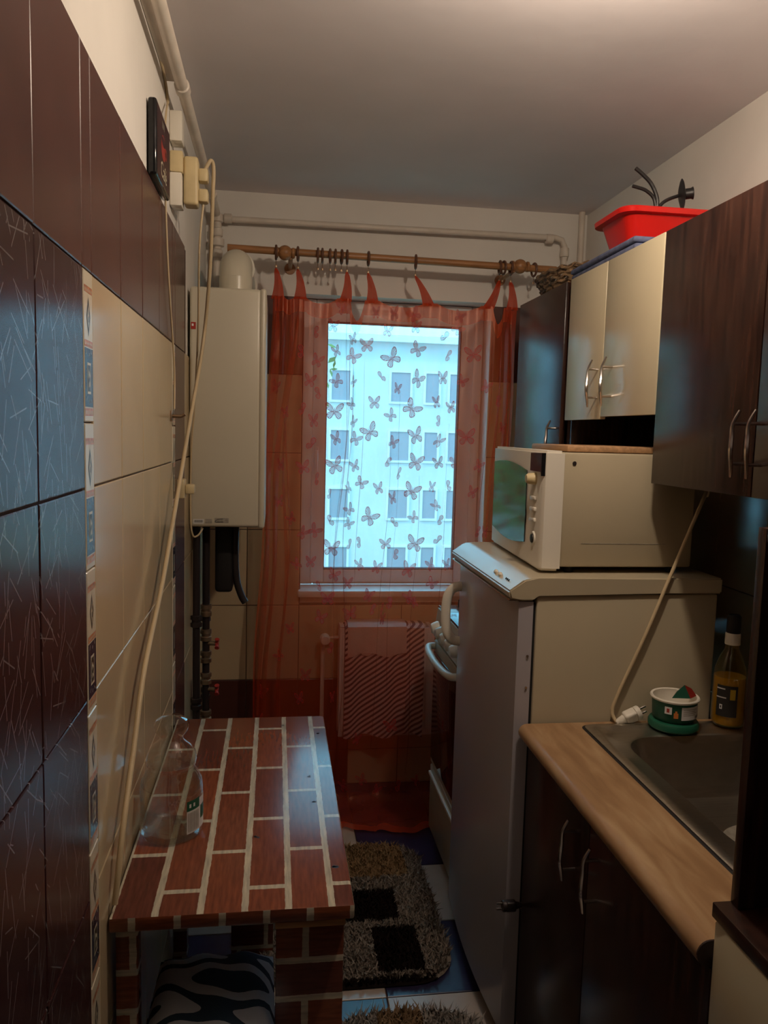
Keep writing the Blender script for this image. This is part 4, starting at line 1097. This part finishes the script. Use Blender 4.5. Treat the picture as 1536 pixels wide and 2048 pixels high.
bm = NB(); loft(bm, [rrect(cx_,cy_,.256,.347,.026,.8903), rrect(cx_,cy_,.2535,.3445,.025,.8916), rrect(cx_,cy_,.248,.339,.022,.8912)], cap0=False); obj('sealant', bm, 'black_matte', SI)
bm = NB(); lathe(bm, [(.034,.7385),(.030,.7405),(.024,.7375),(.0,.7365)], (cx_+.004,cy_-.006,0), 24); obj('drain', bm, 'chrome', SI, smooth=True)
TP = thing('tap', (1.215, 1.60, .893), 'chrome mixer tap at the back of the sink', 'tap')
bm = NB(); lathe(bm, [(0,.893),(.026,.893),(.024,.905),(.018,.915),(.017,.975),(.012,.985),(0,.985)], (1.212,1.60,0), 22); obj('body', bm, 'chrome', TP, smooth=True)
part_tube('spout', TP, 'chrome', [(1.212,1.60,.965),(1.195,1.59,1.005),(1.14,1.56,1.015),(1.085,1.53,.995),(1.075,1.525,.975)], .010, 12, smooth=6)
part_tube('lever', TP, 'chrome', [(1.212,1.60,.984),(1.215,1.602,.996),(1.20,1.64,1.010)], .006, 10, smooth=4)
bm = NB(); tf = Matrix.Translation((1.035,1.40,.7445)) @ Matrix.Rotation(.04,4,'X')
lathe(bm, [(0,0),(.060,.0),(.098,.011),(.108,.017),(.105,.019),(.093,.013),(.058,.004),(0,.004)], n=40, tf=tf)
o = obj('plate', bm, 'grey_print', None, smooth=True); tag(o, 'grey round plate lying in the bottom of the steel sink', 'plate')

BC_ = thing('base_cabinet', (.98, 1.385, 0), 'dark brown base cabinet with two doors under the worktop', 'cabinet')
part_box('side_panel', BC_, 'wenge', .652, 1.33, .975, .993, .09, .849, bev=.001)
part_box('side_panel', BC_, 'wenge', .652, 1.33, 1.785, 1.803, .09, .849, bev=.001)
part_box('bottom_panel', BC_, 'wenge', .652, 1.33, .993, 1.785, .09, .108, bev=.001)
part_box('back_panel', BC_, 'black_matte', 1.322, 1.33, .993, 1.785, .108, .849)
part_box('plinth', BC_, 'black_matte', .69, .706, .975, 1.803, .002, .09)
for (a, b, hy) in ((1.416,1.802,1.475),(.977,1.412,1.362)):
    d = part_box('door', BC_, 'wenge', .632, .650, a, b, .10, .840, bev=.0015); bow_handle('handle', d, .632, hy, .672, .812)

# drawer unit with dark hutch, right beside the camera aisle
DU = thing('drawer_unit', (.92, .70, 0), 'cream fronted drawer unit with dark top beside the worktop end', 'drawer unit')
part_box('body', DU, 'wenge', .645, 1.33, .42, .964, .06, .930, bev=.002)
part_box('top_board', DU, 'wenge', .620, 1.335, .415, .966, .930, .952, bev=.002)
for k, (a, b) in enumerate(((.72,.925),(.50,.714),(.07,.494))):
    d = part_box('drawer', DU, 'white_door', .624, .643, .422, .962, a, b, bev=.002)
    bm = NB(); zz = (a+b)/2+.04; tube(bm, [(.624,.60,zz),(.604,.60,zz)], .0035, n=8); tube(bm, [(.624,.78,zz),(.604,.78,zz)], .0035, n=8); tube(bm, [(.603,.575,zz+.006),(.600,.63,zz-.004),(.597,.69,zz),(.600,.75,zz+.004),(.603,.805,zz-.006)], .0038, n=8, smooth=5); obj('handle', bm, 'chrome', d, smooth=True)
part_box('plinth', DU, 'black_matte', .67, .69, .42, .964, .002, .06)
HU = thing('hutch', (.98, .70, .952), 'dark open hutch shelf standing on the cream drawer unit', 'shelf')
part_box('side_panel', HU, 'wenge', .645, 1.33, .944, .962, .9525, 1.487, bev=.001)
part_box('side_panel', HU, 'wenge', .645, 1.33, .42, .438, .9525, 1.487, bev=.001)
part_box('shelf', HU, 'wenge', .665, 1.33, .439, .943, 1.26, 1.278, bev=.001)
part_box('top_panel', HU, 'wenge', .645, 1.33, .439, .943, 1.469, 1.487, bev=.001)
part_box('back_panel', HU, 'black_matte', 1.322, 1.33, .439, .943, .9525, 1.468)

# ================================================================== SMALL THINGS ON THE COUNTER
TX, TY, TZ = .982, 1.747, .8962
TU = thing('food_tub', (TX,TY,TZ), 'green plastic food tub with white rim standing on its lid', 'tub')
bm = NB(); lathe(bm, [(0,.0),(.056,.0),(.060,.004),(.060,.014),(.057,.019),(.050,.021),(0,.021)], (TX,TY,TZ), 36); lo = obj('lid', bm, 'green_print', TU, smooth=True)
bm = NB(); lathe(bm, [(0,.0215),(.046,.0215),(.051,.03),(.0535,.072),(.0535,.074)], (TX,TY,TZ), 36); lathe(bm, [(.0515,.074),(.049,.032),(.044,.026),(0,.026)], (TX,TY,TZ), 36, m=1); obj('pot', bm, ['green_print', 'white_plastic'], TU, smooth=True, fix=False)
bm = NB(); lathe(bm, [(.0515,.072),(.0575,.073),(.0585,.077),(.0565,.080),(.0515,.0785),(.0515,.072)], (TX,TY,TZ), 36); obj('rim', bm, 'white_plastic', TU, smooth=True)
bm = NB(); tc_ = (TX,TY,TZ)
def tub_r(z): return .0514+(z-.03)/.042*.0022+.0005
arc_band(bm, tc_, .0541, d2(-100), d2(-36), .034, .066, 0)
for k in range(4): arc_band(bm, tc_, .0544, d2(-96), d2(-52-7*(k % 2)), .059-k*.0045, .0605-k*.0045, 1, 8)
for k in range(5): arc_band(bm, tc_, .0544, d2(-57+k*4), d2(-55.2+k*4), .036, .043, 2, 2)
arc_band(bm, tc_, .0541, d2(-142), d2(-124), .046, .064, 3, 6); arc_band(bm, tc_, .0544, d2(-137), d2(-130), .050, .060, 4, 4)
arc_band(bm, tc_, .0541, d2(-119), d2(-108), .038, .051, 5, 4); arc_band(bm, tc_, .0541, d2(-116), d2(-111), .051, .056, 5, 4)
obj('label_print', bm, ['white_paper', 'grey_print', 'dark_print', 'white_paper', 'valve_red', 'orange_print'], TU, fix=False)
bm = NB(); vs = [(-.020,-.022,.0795),(.024,-.030,.0800),(.050,-.012,.0805),(.046,.006,.0930),(.026,.004,.1030),(.002,-.004,.0900)]
vv = [bm.verts.new((TX+a,TY+b,TZ+c)) for a, b, c in vs]; bm.faces.new((vv[0],vv[1],vv[4],vv[5])); bm.faces.new((vv[1],vv[2],vv[3],vv[4])).material_index = 1
bmesh.ops.solidify(bm, geom=bm.faces[:], thickness=.0008); obj('foil_flap', bm, ['green_print', 'valve_red'], TU)

BX_, BY_, BZ_ = 1.128, 1.752, .8962
BT = thing('dish_soap_bottle', (BX_,BY_,BZ_), 'clear bottle of yellow liquid with black cap beside the green tub', 'bottle')
bm = NB(); lathe(bm, [(0,.002),(.030,.0),(.037,.004),(.039,.014),(.039,.115),(.036,.145),(.026,.175),(.017,.192),(.0155,.205)], (BX_,BY_,BZ_), 32); obj('body', bm, 'bottle_plastic', BT, smooth=True, fix=False)
bm = NB(); lathe(bm, [(0,.006),(.034,.006),(.0365,.014),(.0365,.125),(0,.125)], (BX_,BY_,BZ_), 32); obj('liquid', bm, 'yellow_soap', BT, smooth=True)
bm = NB(); lathe(bm, [(0,.205),(.018,.205),(.018,.232),(.016,.234),(0,.234)], (BX_,BY_,BZ_), 24); obj('neck_cap', bm, 'white_plastic', BT, smooth=True)
bm = NB(); lathe(bm, [(0,.234),(.0165,.234),(.0165,.275),(.013,.279),(0,.279)], (BX_,BY_,BZ_), 24); obj('cap', bm, 'black_matte', BT, smooth=True)
bm = NB(); bc_ = (BX_,BY_,BZ_)
arc_band(bm, bc_, .0396, d2(-165), d2(-92), .030, .108, 0)
arc_band(bm, bc_, .0399, d2(-165), d2(-135), .098, .101, 1, 6); arc_band(bm, bc_, .0399, d2(-165), d2(-130), .076, .079, 1, 6)
arc_band(bm, bc_, .0399, d2(-118), d2(-100), .074, .100, 2, 6); arc_band(bm, bc_, .0399, d2(-152), d2(-142), .048, .060, 1, 4); arc_band(bm, bc_, .0401, d2(-149), d2(-145), .051, .057, 0, 3)
obj('label_sticker', bm, ['dark_print', 'white_paper', 'yellow_soap'], BT, fix=False)
GC = thing('drinking_glass', (1.24, 1.70, .8962), 'clear drinking glass behind the tap', 'glass')
bm = NB(); lathe(bm, [(0,.003),(.026,.0),(.029,.004),(.034,.105),(.032,.105),(.0275,.010),(0,.010)], (1.285,1.68,.8905), 28); obj('tumbler', bm, 'jar_glass', GC, smooth=True, fix=False)
GC['label'] = 'clear drinking glass on the worktop behind the sink'; GC['category'] = 'glass'

def plug(parent, tf, m='white_plastic'):
    bm = NB(); box(bm, -.016, .016, -.013, .013, -.018, .016, bev=.006, seg=3, tf=tf); lathe(bm, [(0,-.017),(.012,-.017),(.008,-.034),(.005,-.040),(0,-.040)], n=14, tf=tf); lathe(bm, [(0,.014),(.0175,.014),(.0175,.024),(.016,.026),(0,.026)], n=20, tf=tf)
    pb = obj('plug', bm, m, parent, smooth=True)
    for s in (-1, 1):
        bm = NB(); tube(bm, [tf @ Vector((s*.0095,0,.024)), tf @ Vector((s*.0095,0,.044))], .0024, n=8); obj('pin', bm, 'chrome', pb, smooth=True)
PC = thing('mains_lead', (.90, 1.785, .891), 'white power cord with plug lying on the worktop against the refrigerator', 'power cord')
plug(PC, Matrix.Translation((.888,1.785,.910)) @ Matrix.Rotation(1.15,4,'Y') @ Matrix.Rotation(.4,4,'Z'))
part_tube('cord', PC, 'cord_cream', [(.854,1.787,.894),(.846,1.798,.915),(.858,1.800,.96),(.925,1.800,1.12),(.985,1.800,1.28),(1.045,1.805,1.43),(1.085,1.84,1.475),(1.10,1.865,1.46)], .0045, 10, smooth=6)
PC2 = thing('mains_lead', (.612, 1.79, .4), 'loose plug on a short cord hanging between refrigerator and base cabinet', 'power cord')
plug(PC2, Matrix.Translation((.598,1.784,.425)) @ Matrix.Rotation(-PI/2,4,'Y') @ Matrix.Scale(.8,4), 'dark_metal')
part_tube('cord', PC2, 'cord_cream', [(.627,1.785,.425),(.628,1.802,.415),(.640,1.8075,.39),(.664,1.8075,.30),(.668,1.8075,.12),(.70,1.8075,.012)], .0030, 8, smooth=6)

# ================================================================== RUGS
def rug(name, cx, cy, hx, hy, r, m, label, n_tuft, hgt, seed):
    t_ = thing(name, (cx, cy, .001), label, 'rug')
    bm = NB(); loft(bm, [rrect(cx,cy,hx,hy,r,.0015), rrect(cx,cy,hx+.004,hy+.004,r,.006), rrect(cx,cy,hx,hy,r,.012)], cap1=True)
    obj('backing', bm, m, t_)
    rr = random.Random(seed); vs, fs = [], []
    while len(fs) < n_tuft:
        x, y = rr.uniform(-hx, hx), rr.uniform(-hy, hy)
        ax, ay = max(0, abs(x)-(hx-r)), max(0, abs(y)-(hy-r))
        if ax*ax+ay*ay > r*r: continue
        a = rr.uniform(0, 2*PI); l = rr.uniform(.6, 1.0)*hgt; w_ = rr.uniform(.0022, .004)
        lx_, ly_ = rr.gauss(0, .55)*l, rr.gauss(0, .55)*l
        px, py = cx+x, cy+y; k = len(vs)
        dx_, dy_ = math.cos(a)*w_, math.sin(a)*w_
        vs += [(px-dx_,py-dy_,.011),(px+dx_,py+dy_,.011),(px+dx_*.9+lx_*.5,py+dy_*.9+ly_*.5,.012+l*.6),(px-dx_*.9+lx_*.5,py-dy_*.9+ly_*.5,.012+l*.6),(px+lx_,py+ly_,.012+l)]
        fs += [(k,k+1,k+2,k+3),(k+3,k+2,k+4)]
    me = bpy.data.meshes.new('pile'); me.from_pydata(vs, [], fs); me.materials.append(MATS[m])
    o = bpy.data.objects.new('pile', me); COL.objects.link(o); o.parent = t_; o.location = -t_.location; o['kind'] = 'stuff'
rug('shag_rug', .265, 2.455, .285, .375, .13, 'rug_far', 'cream shag rug with dark brown blocks in front of the curtain', 42000, .022, 1)
rug('shag_rug', .355, 1.60, .235, .355, .16, 'rug_near', 'paler cream and tan long-pile shag rug in the aisle beside the table', 36000, .034, 2)

# ================================================================== OUTSIDE
bm = NB(); box(bm, -60, 70, 4.5, 90, -9.2, -9.0); o = struct('ground_outside', bm, 'ground')
AB = thing('apartment_building', (5, 40, -9), 'pale apartment block seen through the window', 'building')
part_box('wall', AB, 'facade', -18, 34, 36.4, 46, -9, 5.75, smooth=False)
part_box('cornice', AB, 'facade_white', -18.3, 34.3, 35.9, 46.3, 5.75, 6.05, smooth=False)
mat('far_glass', (.30,.34,.38), .25)
wm = None
for zc in (3.72, .98, -1.76, -4.5, -7.2):
    for xc, ww in ((-2.6,.9),(.1,.7),(2.95,.85),(5.75,.9),(7.25,.62),(8.4,.62),(11.0,.9),(13.8,.9)):
        f = None
        bm = NB(); h = 1.35
        for (a, b, c, e) in ((-ww/2-.1,-ww/2,-h/2,h/2),(ww/2,ww/2+.1,-h/2,h/2),(-ww/2-.1,ww/2+.1,h/2,h/2+.1),(-ww/2-.1,ww/2+.1,-h/2-.1,-h/2)): box(bm, xc+a, xc+b, 36.30, 36.42, zc+c, zc+e)
        f = obj('window', bm, 'facade_white', AB)
        part_box('pane', f, 'far_glass', xc-ww/2, xc+ww/2, 36.36, 36.41, zc-h/2, zc+h/2, smooth=False)
def tree(x, y, ztop_, rad, hgt, m, label, seed, n=5200):
    t_ = thing('tree', (x, y, -9), label, 'tree')
    part_tube('trunk', t_, 'bark', [(x,y,-9),(x+.1,y,-9+.5*(ztop_+9)),(x,y,ztop_-.8)], lambda q: .22*(1-.8*q), 10)
    rr = random.Random(seed); vs, fs = [], []
    blobs = [(rr.uniform(-.6,.6)*rad, rr.uniform(-.6,.6)*rad, ztop_-hgt+rr.random()*hgt*.85, rr.uniform(.3,.55)*rad) for _ in range(26)]
    for _ in range(n):
        b = rr.choice(blobs); v = Vector((rr.gauss(0,1), rr.gauss(0,1), rr.gauss(0,1))).normalized()*b[3]*rr.random()**.4
        p = Vector((x+b[0], y+b[1], b[2]))+v
        a = Vector((rr.gauss(0,1), rr.gauss(0,1), rr.gauss(0,1))).normalized(); c = a.orthogonal().normalized(); s = rr.uniform(.07,.14); k = len(vs)
        vs += [p-a*s, p+c*s*.5, p+a*s, p-c*s*.5]; fs.append((k,k+1,k+2,k+3))
    me = bpy.data.meshes.new('foliage'); me.from_pydata(vs, [], fs); me.materials.append(MATS[m])
    o = bpy.data.objects.new('foliage', me); COL.objects.link(o); o.parent = t_; o.location = -t_.location; o['kind'] = 'stuff'
tree(-1.4, 15, 5.6, 2.6, 7.5, 'leaf', 'tall green tree outside the window in front of the apartment block', 4)
tree(4.9, 14, .3, 1.7, 5.0, 'leaf_light', 'lower yellow green tree outside the window', 5)
